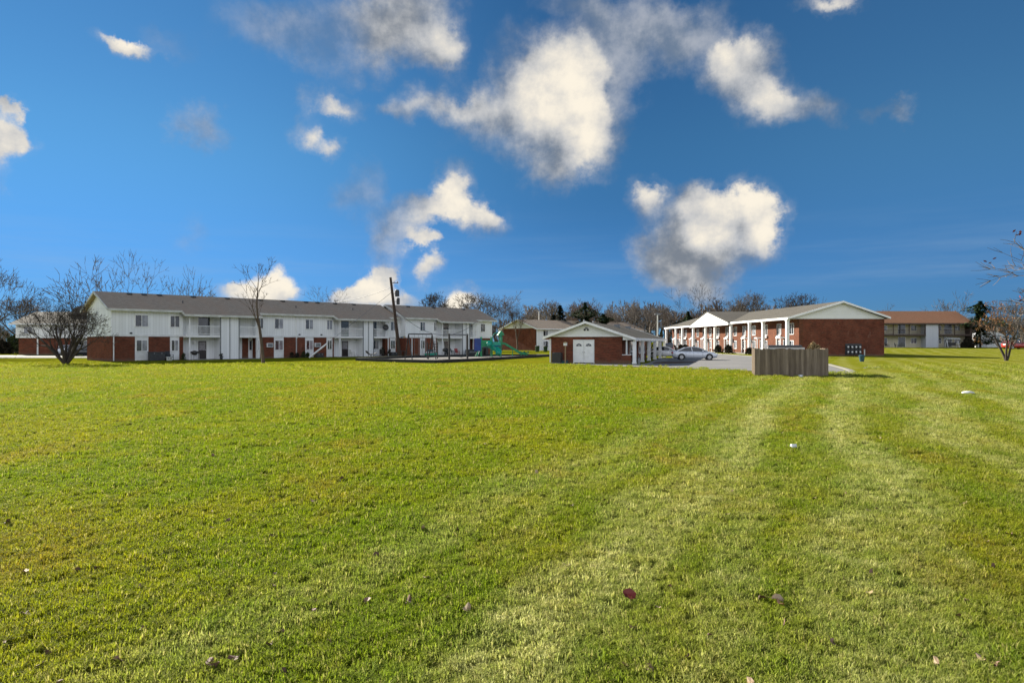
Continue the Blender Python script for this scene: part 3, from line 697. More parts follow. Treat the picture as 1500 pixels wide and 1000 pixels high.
# ------------------------------------------------------------------ clubhouse
ang3 = math.atan2(-.313, .95)
O3 = (3.7, 64.5)
cl = thing('clubhouse', 'small single storey red brick clubhouse with white gable, white double door and columned side porch', 'building', (*O3, 0), ang3)
def a3(s, y, z=0):
    c, sn = math.cos(ang3), math.sin(ang3); return (O3[0] + s * c - y * sn, O3[1] + s * sn + y * c, z)
PK, PZ3, CW = 3.39, 3.87, 6.68
lc = MB(); lc.box(0, 2.13, 0, .2, 0, 2.47); lc.box(4.13, CW, 0, .2, 0, 2.47)
lc.box(0, .2, .2, 18, 0, 2.47); lc.box(CW - .2, CW, .2, 18, 0, 2.47); lc.box(.2, CW - .2, 17.8, 18, 0, 2.47)
lc.box(2.13, 4.13, .05, .2, 2.16, 2.47)
lc.build('brick_wall', 'brick_red', cl)
box('gable_band', 'paint_white', cl, -.1, CW + .12, -.1, .15, 2.471, 2.6)
MB().prism([(-.02, 2.601), (CW + .05, 2.601), (CW + .05, 2.66), (PK, PZ3 - .2), (-.02, 2.62)], 'y', -.04, .12).build('gable', 'siding_lap', cl)
# sloping roof, symmetric pitch; right side carries on over the porch
r3 = MB(); zl, zr = 2.42, 2.34
r3.prism([(-.65, zl), (PK, PZ3), (7.95, zr), (7.95, zr - .12), (PK, PZ3 - .13), (-.65, zl - .12)], 'y', -.5, 27.3)
ro3 = r3.build('roof', 'shingle_dark', cl)
f3 = MB()
for yy in (-.58, 27.302):
    for a, b in (((-.7, zl + .02), (PK, PZ3 + .04)), ((PK, PZ3 + .04), (8.0, zr + .02))):
        f3.prism([a, b, (b[0], b[1] - .22), (a[0], a[1] - .22)], 'y', yy, yy + .078)
f3.box(7.952, 8.02, -.5, 27.3, zr - .22, zr + .01); f3.box(-.72, -.652, -.5, 27.3, zl - .2, zl + .01)
f3.build('fascia', 'paint_white', ro3)
# white triangle at the porch end and porch beam
MB().prism([(CW + .14, 2.16), (8.0, 2.16), (8.0, 2.3), (CW + .14, 2.6)], 'y', -.3, -.05).build('porch_gable', 'paint_white', cl)
box('porch_beam', 'paint_white', cl, 7.72, 7.92, -.04, 27.1, 2.06, 2.2)
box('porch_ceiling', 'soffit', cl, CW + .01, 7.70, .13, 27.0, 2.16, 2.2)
for yy in (.12, 5.6, 10.9, 16.3, 21.8, 27.0):
    c = MB(); c.box(7.66, 7.96, yy - .15, yy + .15, .04, 2.055); c.box(7.62, 8.0, yy - .19, yy + .19, .0, .16)
    c.build('column', 'paint_white', cl)
# screened opening at the porch end
box('porch_half_wall', 'brick_red', cl, CW + .002, 7.5, .02, .2, 0, .78)
pw = MB(); pw.box(7.06, 7.16, .03, .15, .79, 2.15); pw.box(CW + .002, 7.5, .03, .15, .78, .84); pw.build('porch_screen', 'panel_white', cl)
# side wall windows/doors under the porch, facing +x
for yy, w, z0, z1, m in ((2.2, 1.0, .1, 2.0, 'door_teal'), (4.8, 1.6, .8, 2.0, 'glass_dark'), (8.0, 1.0, .1, 2.0, 'glass_dark'), (11.2, 1.6, .8, 2.0, 'glass_dark'), (14.6, 1.4, .8, 2.0, 'glass_dark')):
    q = box('window' if z0 > .5 else 'door', 'paint_white', cl, CW + .001, CW + .07, yy - .08, yy + w + .08, z0 - .08, z1 + .08)
    box('pane', m, q, CW + .071, CW + .09, yy, yy + w, z0, z1)
# double door with fan lights
for i in range(2):
    x0 = 2.23 + i * .92; x1 = x0 + .9
    dd = MB(); dd.box(x0, x1, .0, .1, .06, 2.10)
    for (zz0, zz1) in ((.2, .75), (.85, 1.45)):
        for (u0, u1) in ((x0 + .1, x0 + .42), (x0 + .48, x0 + .8)): dd.box(u0, u1, -.018, -.0, zz0, zz1)
    do = dd.build('door', 'paint_white', cl)
    cx = (x0 + x1) / 2; pts = [(cx + .26 * math.cos(R(a)), 1.60 + .24 * math.sin(R(a))) for a in range(0, 181, 15)]
    MB().prism(pts, 'y', -.03, -.001).build('fan_light', 'glass_dark', do)
    for a in (60, 120): MB().bar((cx, -.036, 1.6), (cx + .25 * math.cos(R(a)), -.036, 1.6 + .24 * math.sin(R(a))), .02).build('glazing_bar', 'paint_white', do)
    box('handle', 'light_metal', do, (x1 - .1) if i == 0 else x0 + .05, (x1 - .05) if i == 0 else x0 + .1, -.06, -.001, .98, 1.1)
df = MB(); df.box(2.13, 2.225, -.03, .12, 0, 2.2); df.box(4.055, 4.13, -.03, .12, 0, 2.2); df.box(2.225, 4.055, -.03, .12, 2.105, 2.2); df.build('door_frame', 'panel_white', cl)
gv = MB().lathe([(0, 0), (.12, 0), (.12, .05), (0, .05)], 10)
for dx in (-.15, .15):
    g = MB().lathe([(0, 0), (.1, 0), (.1, .06), (0, .06)], 10).build('gable_lamp', 'dark_grey', cl); g.rotation_euler = (R(90), 0, 0); g.location = (PK + dx, -.045, 3.12)
box('gable_vent', 'mid_grey', cl, PK - .12, PK + .12, -.08, -.041, 3.2, 3.35)
box('downspout', 'paint_white', cl, -.12, -.02, -.12, -.02, .05, 2.3)
for yy in (3, 7.5): MB().tube([(PK - .9, yy, PZ3 - .36), (PK - .9, yy, PZ3 + .3)], .07, 8).build('vent_pipe', 'light_metal', ro3)
for yy in (12, 20): box('ridge_vent', 'mid_grey', ro3, PK + .5, PK + 1.1, yy, yy + .5, PZ3 - .4, PZ3 + .02)
ac = thing('air_conditioner', 'grey outdoor air conditioner unit at the left corner of the clubhouse', 'air conditioner', a3(.75, -.65), ang3)
box('case', 'dark_grey', ac, -.42, .42, -.4, .4, .06, .98, bevel=.02); MB().lathe([(0, .981), (.36, .985), (.38, 1.02), (0, 1.03)], 16).build('fan_guard', 'black_metal', ac)
gr = MB()
for k in range(14): gr.box(-.38, .38, -.415, -.401, .14 + k * .058, .165 + k * .058)
gr.build('louvre', 'black_metal', ac); box('base', 'concrete', ac, -.5, .5, -.48, .48, 0, .058)
bh = thing('post_lamp', 'tan wooden post topped by a small lantern box in front of the clubhouse wall', 'post lamp', a3(1.62, -1.0), ang3)
MB().box(-.05, .05, -.05, .05, 0, 1.65).build('post', 'wood_tan', bh); box('lantern', 'panel_white', bh, -.15, .15, -.13, .13, 1.651, 1.9)
MB().prism([(-.22, 1.901), (.22, 1.901), (0, 2.03)], 'y', -.17, .17).build('roof', 'wood_tan', bh)
hs = thing('hose_box', 'low teal hose box on the ground between clubhouse post and double door', 'hose box', a3(1.35, -.4), ang3)
MB().box(-.35, .35, -.18, .18, 0, .26).build('body', 'tub_blue', hs, bevel=.02); MB().tube([(-.25, -.25, .06), (.1, -.3, .05), (.3, -.22, .05)], .03, 6).build('hose', 'plastic_teal', hs)
ch = thing('wheelchair_sign', 'grey upright ash urn beside the front porch column of the clubhouse', 'ash urn', a3(8.15, .5), ang3); ch.name = 'ash_urn'
MB().lathe([(0, 0), (.14, 0), (.12, .5), (.16, .55), (.0, .58)], 12).build('body', 'mid_grey', ch)
MB().tube([(0, 0, .58), (0, 0, .8)], .03, 6).build('neck', 'mid_grey', ch)
# information board + vending boxes behind the porch end
for k, (px, D, l, mm) in enumerate(((964, 86, 'white newspaper box by the far porch columns of the clubhouse, first of two', 'panel_white'), (971.5, 88, 'dark red newspaper box by the far porch columns of the clubhouse, second of two', 'plastic_red'))):
    b = thing('newspaper_box', l, 'newspaper box', (*at(px, D), 0), .4, 'boxes beyond the clubhouse porch')
    MB().box(-.32, .32, -.25, .25, .35, 1.25).build('body', mm, b); box('window', 'glass_dark', b, -.25, .25, -.265, -.251, .75, 1.15)
    for x in (-.28, .28):
        for y in (-.2, .2): box('leg', 'dark_grey', b, x - .03, x + .03, y - .03, y + .03, 0, .349)

# ------------------------------------------------------------------ wooden enclosure and dumpster
fx0, fy0, fx1, fy1 = 14.27, 40.1, 18.05, 38.95
fe = thing('wooden_fence', 'weathered grey brown plank fence around the dumpster on the lawn edge', 'fence', (fx0, fy0, 0), math.atan2(fy1 - fy0, fx1 - fx0))
FL = math.hypot(fx1 - fx0, fy1 - fy0)
rg = random.Random(5)
def fence_side(p, q, nm='plank_panel'):
    p, q = Vector(p), Vector(q); d = (q - p); l = d.length; d.normalize(); nrm = Vector((d.y, -d.x, 0)); mb = MB(); x = 0
    while x < l - .05:
        w = min(.1405, l - x) - .0015; h = 1.6 + rg.uniform(-.045, .03); off = rg.uniform(-.012, .012); z0 = rg.uniform(.0, .05)
        c = p + d * (x + w / 2) + nrm * off; mb.obox((c.x, c.y, (h + z0) / 2), d + Vector((0, 0, 0)), nrm, (0, 0, 1), w / 2, .011, (h - z0) / 2); x += .14
    o = mb.build(nm, 'fence_wood', fe)
    b = MB()
    for z in (.35, 1.25): b.obox(((p.x + q.x) / 2 - nrm.x * .05, (p.y + q.y) / 2 - nrm.y * .05, z), d, nrm, (0, 0, 1), l / 2 - .03, .03, .045)
    b.build('rail', 'fence_wood', o)
fence_side((0, 0, 0), (FL, 0, 0)); fence_side((FL, .03, 0), (FL, 3.7, 0)); fence_side((0, 3.7, 0), (0, .03, 0))
for x, y in ((.06, .1), (FL - .06, .1), (.06, 3.6), (FL - .06, 3.6)): box('post', 'wood_tan', fe, x - .045, x + .045, y - .045, y + .045, 0, 1.62)
dp = thing('dumpster', 'pale walled dumpster with black lids showing above the plank fence', 'dumpster', (15.4, 41.2, 0), math.atan2(fy1 - fy0, fx1 - fx0))
MB().prism([(-.0, .15), (1.25, .15), (1.45, 1.45), (-.1, 1.62)], 'x', .1, 2.0).build('body', 'car_red', dp)
box('rim', 'paint_dirty', dp, .02, 2.08, -.16, -.04, 1.55, 1.67)
for i in range(2):
    MB().prism([(-.14, 1.675), (1.5, 1.5), (1.5, 1.56), (.7, 1.80), (-.14, 1.76)], 'x', .08 + i * .97, .98 + i * .97).build('lid', 'black_metal', dp)
for x in (.3, 1.8): MB().tube([(x, .3, .08), (x + .05, .3, .08)], .08, 8).build('wheel', 'rubber_black', dp)

# ------------------------------------------------------------------ far buildings
# far brick and white building in the middle
ang4 = math.atan2(.674, .738)
B4 = thing('apartment_building', 'distant apartment block with plain brick end wall between play tower and clubhouse', 'building', (5.5, 155, 0), ang4)
box('end_wall', 'brick_red', B4, -.1, 0, 0, 11.5, 0, 5.1); box('front_wall', 'siding_white', B4, 0, 40, .0, 11.4, 0, 5.2)
MB().prism([(0.0, 5.1), (11.5, 5.1), (5.75, 7.0)], 'x', -.12, .1).build('gable', 'siding_lap', B4)
q = MB().prism([(-.8, 5.0), (5.75, 7.25), (12.3, 5.0), (12.3, 4.85), (5.75, 7.08), (-.8, 4.85)], 'x', -.6, 40.5).build('roof', 'shingle_brown', B4)
fq = MB()
for a, b in (((-.85, 5.0), (5.75, 7.28)), ((5.75, 7.28), (12.35, 5.0))): fq.prism([a, b, (b[0], b[1] - .3), (a[0], a[1] - .3)], 'x', -.68, -.602)
fq.box(-.6, 40.5, -.88, -.802, 4.8, 5.02); fq.build('fascia', 'paint_white', q)
MB().box(-.14, .0, -.1, 0, 0, 5).build('corner_board', 'trim_brown', B4)
for k in range(6):
    for z in (.9, 3.3): window(B4, 2.2 + k * 6.2, 3.8 + k * 6.2, z, z + 1.3, 0, 2)
    door(B4, 5.4 + k * 6.2, 6.4 + k * 6.2, .1, 2.2, 0, 'door_teal')
for i, (px, l) in enumerate(((799, 'dark green wheeled bin beside the white front of the distant apartment block'), (787, 'small green post box on the lawn left of the clubhouse, far off'))):
    b = thing('rubbish_bin', l, 'bin', (*at(px, 138), 0), .3)
    MB().prism([(-.3, 0), (.3, 0), (.38, 1.1), (-.35, 1.1)], 'y', -.3, .3).build('body', 'needles', b); MB().prism([(-.4, 1.101), (.42, 1.101), (.35, 1.2), (-.3, 1.2)], 'y', -.34, .34).build('lid', 'black_metal', b)

# far left white and brick building
B5 = thing('apartment_building', 'white over brick two storey apartment block behind the bare bush tree at the far left', 'building', (-76.6, 106, 0), 0)
box('brick_wall', 'brick_red', B5, 0, 8.2, .0, 10, 0, 2.6); box('upper_wall', 'siding_white', B5, -.25, 30, -.3, 10, 2.601, 4.95)
box('recess_wall', 'siding_white', B5, 8.2, 30, 1.2, 9.9, 0, 2.6)
q = MB().prism([(-.9, 4.8), (5, 6.9), (10.9, 4.8), (10.9, 4.65), (5, 6.74), (-.9, 4.65)], 'x', -.9, 31).build('roof', 'shingle_dark', B5)
MB().box(-.9, 31, -.98, -.902, 4.62, 4.82).build('fascia', 'paint_white', q)
MB().prism([(2.5, 6.3), (7.5, 6.3), (5, 7.8)], 'x', 6, 12).build('cross_gable', 'shingle_dark', q)
box('downspout', 'paint_white', B5, 2.9, 3.1, -.12, -.002, 0, 2.6)
window(B5, 1.0, 2.4, 3.2, 4.4, -.3, 2); window(B5, 8.6, 10.2, 1.0, 2.2, 1.2, 2); window(B5, 5.8, 7.2, 3.2, 4.4, -.3, 2); window(B5, 12.6, 14.2, 3.2, 4.4, -.3, 2); door(B5, 11.6, 12.6, .1, 2.2, 1.2, 'door_teal')
for x in (8.3, 14.0, 20.0): box('post', 'paint_white', B5, x, x + .2, -.28, -.1, 0, 2.6)

# tan-roofed motel-like block right
Z6 = .76
B6 = thing('apartment_building', 'two storey cream block with tan roof, brown balcony and grey centre panel at far right', 'building', (74, 145, Z6), 0)
XR = 97.3 - 74
bz = MB(); bz.box(0, XR, 1.6, 11, 0, 5.25); bz.build('wall', 'siding_cream', B6)
box('centre_panel', 'siding_grey', B6, 13.75, 16.4, -.3, 1.6, 0, 5.3)
q = MB().prism([(-.6, 5.2), (5.4, 8.0), (11.6, 5.2), (11.6, 5.0), (5.4, 7.8), (-.6, 5.0)], 'x', -.8, XR + .5).build('roof', 'shingle_tan', B6)
MB().box(-.8, XR + .5, -.68, -.602, 4.88, 5.2).build('fascia', 'trim_brown', q)
MB().prism([(1.6, 5.25), (10.9, 5.25), (5.4, 7.7)], 'x', XR - .2, XR).build('gable', 'siding_cream', B6)
box('end_screen', 'trim_brown', B6, XR - .0, XR + .25, -.3, 1.6, .0, 5.2)
for a, b in ((0, 13.74), (16.41, XR - .01)):
    bl = box('balcony', 'trim_brown', B6, a, b, -.3, 1.59, 2.5, 2.8); railing(bl, a + .05, b - .05, -.2, 2.8, 3.85, 'trim_brown', .22)
    n = int((b - a) / 3)
    for k in range(n + 1):
        x = a + .1 + (b - a - .3) * k / n; box('post', 'trim_brown', B6, x, x + .14, -.28, -.14, 2.8, 4.99)
for (x0, x1) in ((2.8, 4.2), (8.9, 10.4), (18.8, 20.4)):
    for z in (.15, 2.95): door(B6, x0, x1, z, z + 2.05, 1.6, 'glass_dark')
for (x0, x1) in ((.4, 1.7), (5.2, 6.6), (11.6, 12.9), (17.0, 18.2), (21.0, 22.2)):
    for z in (.9, 3.6): window(B6, x0, x1, z, z + 1.2, 1.6, 2)
for k, (x, l) in enumerate(((7.1, 'dark chair at the left ground floor patio of the tan roofed block'), (9.1, 'second dark chair right of the pale table at the tan roofed block'))):
    chair((74 + x - 2, 144, Z6), .3 + k, l, 'black_metal')
table((74 + 6.2, 144, Z6), 0, 1.8, .9, 'mid_grey', 'pale grey patio table between two dark chairs at the tan roofed block')
kettle_grill((74 + 21.5, 144, Z6), 'black grill at the right ground floor corner of the tan roofed block')
sw = thing('porch_swing', 'white canopy porch swing before the right ground floor wall of the tan roofed block', 'porch swing', (74 + 18.8, 143.9, Z6))
for x in (-1.2, 1.2):
    for y in (-.5, .5): MB().bar((x, y, 0), (x * .95, 0, 1.9), .07).build('leg', 'paint_white', sw)
MB().prism([(-.6, 1.85), (0, 2.05), (.6, 1.85), (.6, 1.8), (-.6, 1.8)], 'x', -1.4, 1.4).build('canopy', 'paint_dirty', sw)
box('seat', 'black_metal', sw, -.95, .95, -.25, .25, .45, .55); box('backrest', 'black_metal', sw, -.95, .95, .25, .33, .55, 1.1)

# white quonset shed
sx, sy = at(1452.7, 150)[0], 150
zs = gz(sx, sy) - .1
shd = thing('metal_shed', 'white metal shed with rounded roof beyond the crooked tree', 'shed', (sx, sy, zs), 0)
prof = [(-3.1, 0), (-3.1, 1.6)] + [(-3.1 * math.cos(R(a)), 1.6 + 1.75 * math.sin(R(a))) for a in range(10, 171, 16)] + [(3.1, 1.6), (3.1, 0)]
MB().prism(prof[:2] + [(3.1, 1.6), (3.1, 0)], 'y', 0, 7).build('wall', 'corrugated_white', shd)
MB().prism([(-3.3, 1.601)] + [(-3.3 * math.cos(R(a)), 1.602 + 1.9 * math.sin(R(a))) for a in range(8, 173, 12)] + [(3.3, 1.601)], 'y', -.1, 7.1).build('roof', 'corrugated_white', shd)
MB().box(-1.2, 1.2, -.05, -.001, 0, 1.5).build('door', 'panel_white', shd)

# lamp posts far away
def lamp_post(px, D, ytop, label):
    X, Y = at(px, D); h = at(px, D, ytop)[2]
    t = thing('lamp_post', label, 'lamp post', (X, Y, 0), 0, 'tall parking lot lamps')
    MB().tube([(0, 0, 0), (0, 0, h)], [.16, .1], 8).build('pole', 'paint_dirty', t); MB().box(-.5, .5, -.15, .15, h, h + .2).build('lamp_head', 'mid_grey', t)
lamp_post(789.5, 168, 456, 'tall pale lamp post above the roof of the distant apartment block')
lamp_post(963.3, 118, 461, 'tall pale lamp post between clubhouse roof and brick row')

# ------------------------------------------------------------------ playground equipment
def swing(loc, rz, L_, H, label, nseat=2, single=False, m='black_metal'):
    t = thing('swing_set', label, 'swing set', loc, rz)
    MB().tube([(0, 0, H), (L_, 0, H)], .06 if not single else .08, 8).build('top_beam', m if not single else 'mid_grey', t)
    for x in (0, L_):
        if single: MB().tube([(x, 0, 0), (x, 0, H + .12)], .11, 8).build('leg', m, t)
        else:
            for y in (-.95, .95): MB().tube([(x, y, 0), (x, 0, H)], .055, 8).build('leg', m, t)
    for k in range(nseat):
        x = L_ * (k + 1) / (nseat + 1); s_ = box('seat', 'rubber_black', t, x - .25, x + .25, -.09, .09, .52, .56)
        for dx in (-.23, .23): MB().tube([(x + dx, 0, .55), (x + dx, 0, H)], .012, 4).build('chain', 'mid_grey', s_)
    return t
def face_to(a, b): return math.atan2(b[1] - a[1], b[0] - a[0]), math.hypot(b[0] - a[0], b[1] - a[1])
pa, pb_ = at(598.5, 73), at(633, 74.5); rz, l = face_to(pa, pb_)
swing((*pa, .08), rz, l, 2.75, 'black A-frame swing set on the left of the playground', 2)
pa, pb_ = at(658, 75.5), at(684.7, 78); rz, l = face_to(pa, pb_)
swing((*pa, .08), rz, l, 2.7, 'single bar swing with thick black posts and pale beam right of the climbing frame', 0, True)
# climbing frame with panels
cf = thing('climbing_frame', 'small dark climbing frame with round openings between the two swing frames', 'climbing frame', (*at(626, 77), .08), .2)
for x in (0, 1.15): MB().tube([(x, 0, 0), (x, 0, 1.9)], .06, 8).build('post', 'black_metal', cf)
cm = MB()
for z in (.75, 1.05, 1.35, 1.65): cm.bar((0, 0, z), (1.15, 0, z), .06)
for x in (.3, .58, .86): cm.bar((x, 0, .7), (x, 0, 1.7), .05)
cm.build('climbing_grid', 'trim_brown', cf)
sr = thing('spring_rider', 'black two seat spring rider near the left corner of the playground', 'spring rider', (*at(543.5, 74.5), .08), .4)
MB().tube([(.1 * math.cos(a * .9), .1 * math.sin(a * .9), a * .018) for a in range(0, 30)], .02, 5).build('spring', 'black_metal', sr)
MB().prism([(-.55, .75), (-.2, .5), (.35, .5), (.6, .68), (.6, .76), (.3, .6), (-.15, .6), (-.45, .95), (-.62, .95)], 'y', -.14, .14).build('body', 'black_metal', sr)
MB().tube([(-.1, -.25, .95), (-.1, .25, .95)], .02, 5).build('handle', 'mid_grey', sr)
for x in (-.35, .1): MB().tube([(x, -.22, .4), (x, .22, .4)], .02, 5).build('footrest', 'mid_grey', sr)

# play tower
PX, PY = at(716, 88)
pt_ = thing('play_structure', 'green and blue playground tower with a curved tube slide and a straight slide', 'play structure', (PX, PY, .08), .15)
for x in (-1.0, .35):
    for y in (-.7, .7): MB().tube([(x, y, 0), (x, y, 2.55)], .07, 8).build('post', 'plastic_green', pt_)
for x in (1.5,):
    for y in (-.7, .7): MB().tube([(x, y, 0), (x, y, 3.2)], .07, 8).build('post', 'plastic_green', pt_)
box('deck', 'tub_blue', pt_, -1.0, 1.5, -.7, .7, 1.15, 1.25)
box('side_panel', 'plastic_blue', pt_, -1.95, -1.07, -.85, -.78, .75, 2.35, bevel=.1)
bx_ = MB(); bx_.tube([(-1.5, -.82, .0), (-1.5, -.82, .75)], .05, 6); bx_.build('panel_post', 'plastic_green', pt_)
pn = MB(); pn.box(-.95, .3, -.76, -.705, 1.3, 2.1); pn.build('side_panel', 'plastic_green', pt_, bevel=.08)
MB().box(.42, 1.45, -.76, -.705, 1.3, 1.9).build('side_panel', 'plastic_teal', pt_, bevel=.08)
pk = MB(); pk.prism([(-.8, 2.6), (.8, 2.6), (.15, 3.35), (-.15, 3.35)], 'y', -.78, .78)
for k in range(3): MB().box(1.62, 1.72, -.3 + k * .3, -.2 + k * .3, 1.9, 3.3 - .15 * k).build('peak_panel', 'plastic_green', pt_)
MB().prism([(1.1, 2.75), (1.95, 2.75), (1.75, 3.1), (1.45, 3.3)], 'y', -.74, .74).build('peak_roof', 'plastic_green', pt_)
MB().tube([(1.5, -.72, 1.3), (1.5, -.72, 1.9)], .04, 6).build('grab_bar', 'plastic_blue', pt_)
MB().lathe([(.42, 0), (.46, .05), (.42, .1)], 14, (1.0, -.95, 1.35)).build('bubble_panel', 'plastic_blue', pt_)
for k in range(6): MB().bar((-.95 + k * .22, .705, 1.25), (-.95 + k * .22, .705, 2.05), .035).build('guard_bar', 'plastic_green', pt_)
ar = MB(); ar.tube([(.35 + .0, -.7, 2.55), (.6, -.7, 2.95), (.93, -.7, 3.1), (1.25, -.7, 2.95), (1.5, -.7, 2.6)], .05, 6); ar.build('arch_bar', 'plastic_teal', pt_)
rc = MB()
for k in range(5): rc.bar((-1.06, -.3 + k * .15, 1.25), (-1.5, -.4 + k * .2, 0), .04)
rc.build('climber', 'tub_blue', pt_)
# ladder left
ld = MB()
for y in (-.45, .45): ld.bar((-1.8, y, 0), (-1.05, y, 1.2), .05)
for k in range(5): ld.bar((-1.72 + k * .15, -.45, .15 + k * .24), (-1.72 + k * .15, .45, .15 + k * .24), .04)
ld.build('ladder', 'plastic_green', pt_)
# curved tube slide at the front, spiralling to the right
pts = []; rr = []
for i in range(22):
    t = i / 21; a = R(200) - t * R(250)
    pts.append((.35 + .62 * math.cos(a) + .2, -1.25 + .62 * math.sin(a), 1.75 - 1.35 * t)); rr.append(.36)
MB().tube(pts, rr, 14).build('tube_slide', 'plastic_teal', pt_, smooth=True)
MB().lathe([(.36, 0), (.45, 0), (.45, .1), (.36, .1)], 14, (pts[-1][0], pts[-1][1], .28)).build('slide_mouth', 'plastic_green', pt_)
# straight slide right
for w0, nm in ((0, 'slide'),):
    s1 = MB(); P = [(1.55, 1.7), (2.1, 1.62), (4.1, .42), (4.9, .32)]
    for i in range(3):
        (xa, za), (xb, zb) = P[i], P[i + 1]
        s1.prism([(xa, za), (xb, zb), (xb, zb - .08), (xa, za - .08)], 'y', -.28, .28)
        for y in (-.34, .281): s1.prism([(xa, za + .2), (xb, zb + .2), (xb, zb - .1), (xa, za - .1)], 'y', y, y + .06)
    s1.build('slide', 'plastic_green', pt_)
for x, z in ((3.1, .95), (4.6, .25)): MB().tube([(x, 0, 0), (x, 0, z)], .05, 6).build('slide_leg', 'plastic_green', pt_)
MB().box(4.2, 5.4, .8, 1.2, 0.35, .45).build('balance_beam', 'plastic_green', pt_)
for x in (4.4, 5.2): MB().tube([(x, 1, 0), (x, 1, .35)], .06, 6).build('beam_leg', 'plastic_green', pt_)
for x in (4.3, 4.8, 5.3): MB().lathe([(0, .5), (.12, .52), (.15, .62), (0, .7)], 8, (x, 1.0, 0)).build('beam_cap', 'black_metal', pt_)

# ------------------------------------------------------------------ cars
def car(loc, rz, paint, label, L_=4.7, H=1.45, W=1.8, suv=False, group=None):
    t = thing('parked_car', label, 'car', loc, rz, group)
    hw = W / 2
    # stations: x, z_bottom, z_belt, halfwidth
    if suv: S = [(-.5, .42, .95, .78), (-.485, .3, 1.02, .88), (-.4, .24, 1.05, .97), (-.2, .22, 1.06, 1), (.1, .22, 1.06, 1), (.25, .22, 1.03, 1), (.36, .22, .99, .97), (.45, .26, .9, .9), (.49, .34, .78, .8), (.5, .45, .66, .7)]
    else: S = [(-.5, .45, .78, .74), (-.485, .3, .92, .85), (-.4, .24, .97, .95), (-.25, .21, .95, 1), (0, .2, .93, 1), (.18, .2, .92, 1), (.3, .2, .88, .98), (.42, .22, .79, .92), (.48, .28, .68, .82), (.5, .38, .58, .7)]
    rings = []
    for x, zb, zt, w in S:
        w *= hw; rings.append([(x * L_, -w * .8, zb), (x * L_, -w * .97, zb + .12), (x * L_, -w, (zb + zt) / 2), (x * L_, -w * .96, zt - .08), (x * L_, -w * .84, zt),
                               (x * L_, 0, zt + .035), (x * L_, w * .84, zt), (x * L_, w * .96, zt - .08), (x * L_, w, (zb + zt) / 2), (x * L_, w * .97, zb + .12), (x * L_, w * .8, zb)])
    mb = MB(); n = 11; vs = [p for r in rings for p in r]
    fs = [(i * n + k, (i + 1) * n + k, (i + 1) * n + (k + 1) % n, i * n + (k + 1) % n) for i in range(len(S) - 1) for k in range(n)]
    fs += [tuple(range(n)), tuple(range(len(vs) - n, len(vs)))[::-1]]
    mb.add(vs, fs); body = mb.build('body', paint, t, smooth=True)
    # greenhouse (glass) and roof skin
    zb = (1.04 if suv else .93)
    if suv: G = [(-.47, zb - .03, .80), (-.44, H - .12, .72), (-.36, H - .02, .70), (-.1, H, .70), (.06, H - .04, .70), (.14, H - .15, .71), (.25, zb - .02, .80)]
    else: G = [(-.40, zb, .80), (-.33, zb + .16, .76), (-.22, H - .09, .68), (-.1, H - .01, .64), (.03, H - .01, .64), (.12, H - .12, .67), (.29, zb - .04, .80)]
    def prof(off, w_): return [(x * L_, z + off, w_ * w * hw) for x, z, w in G]
    gl = MB(); pr_ = prof(0, 1.0); vs = []; 
    for x, z, w in pr_: vs += [(x, -w, z), (x, w, z)]
    for x, z, w in pr_: vs += [(x, -.86 * hw, zb - .06), (x, .86 * hw, zb - .06)]
    k = len(pr_); fs = []
    for i in range(k - 1):
        a = 2 * i; b = 2 * k + 2 * i
        fs += [(a, a + 2, a + 3, a + 1), (a, b, b + 2, a + 2), (a + 1, a + 3, b + 3, b + 1)]
    gl.add(vs, fs); gl.build('window', 'glass_car', t)
    rf_ = MB(); idx = range(2, 5) if not suv else range(1, 5)
    rr_ = [pr_[i] for i in range(len(pr_))]
    a, b = (2, 4) if not suv else (1, 4)
    for i in range(a, b):
        (x0, z0, w0), (x1, z1, w1) = rr_[i], rr_[i + 1]
        rf_.add([(x0, -w0 - .02, z0 - .03), (x0, w0 + .02, z0 - .03), (x1, w1 + .02, z1 - .03), (x1, -w1 - .02, z1 - .03), (x0, -w0 * .9, z0 + .03), (x0, w0 * .9, z0 + .03), (x1, w1 * .9, z1 + .03), (x1, -w1 * .9, z1 + .03)],
                [(4, 7, 6, 5), (0, 3, 7, 4), (1, 5, 6, 2), (0, 4, 5, 1), (3, 2, 6, 7)])
    rf_.build('roof', paint, t, smooth=False)
    # pillars
    pl_ = MB()
    for sgn in (-1, 1):
        for i in range(len(rr_) - 1):
            if a <= i < b: continue
            (x0, z0, w0), (x1, z1, w1) = rr_[i], rr_[i + 1]; pl_.bar((x0, sgn * (w0 + .005), z0 + .01), (x1, sgn * (w1 + .005), z1 + .01), .07)
        xm = -.06 * L_; pl_.bar((xm, sgn * .835 * hw, zb - .05), (xm - .08, sgn * .67 * hw, H - .04), .06)
    pl_.build('pillar', paint, t)
    r_w = .34 if suv else .32
    for x in (-.295 * L_, .315 * L_):
        for sgn in (-1, 1):
            wh = MB().tube([(x, sgn * (hw - .2), r_w), (x, sgn * (hw + .015), r_w)], r_w, 20).build('wheel', 'rubber_black', t)
            MB().tube([(x, sgn * (hw + .005), r_w), (x, sgn * (hw + .03), r_w)], r_w * .64, 16).build('rim', 'light_metal', wh)
            MB().tube([(x, sgn * (hw - .1), r_w + .02), (x, sgn * (hw + .004), r_w + .02)], r_w + .06, 20).build('wheel_arch', 'rubber_black', t)
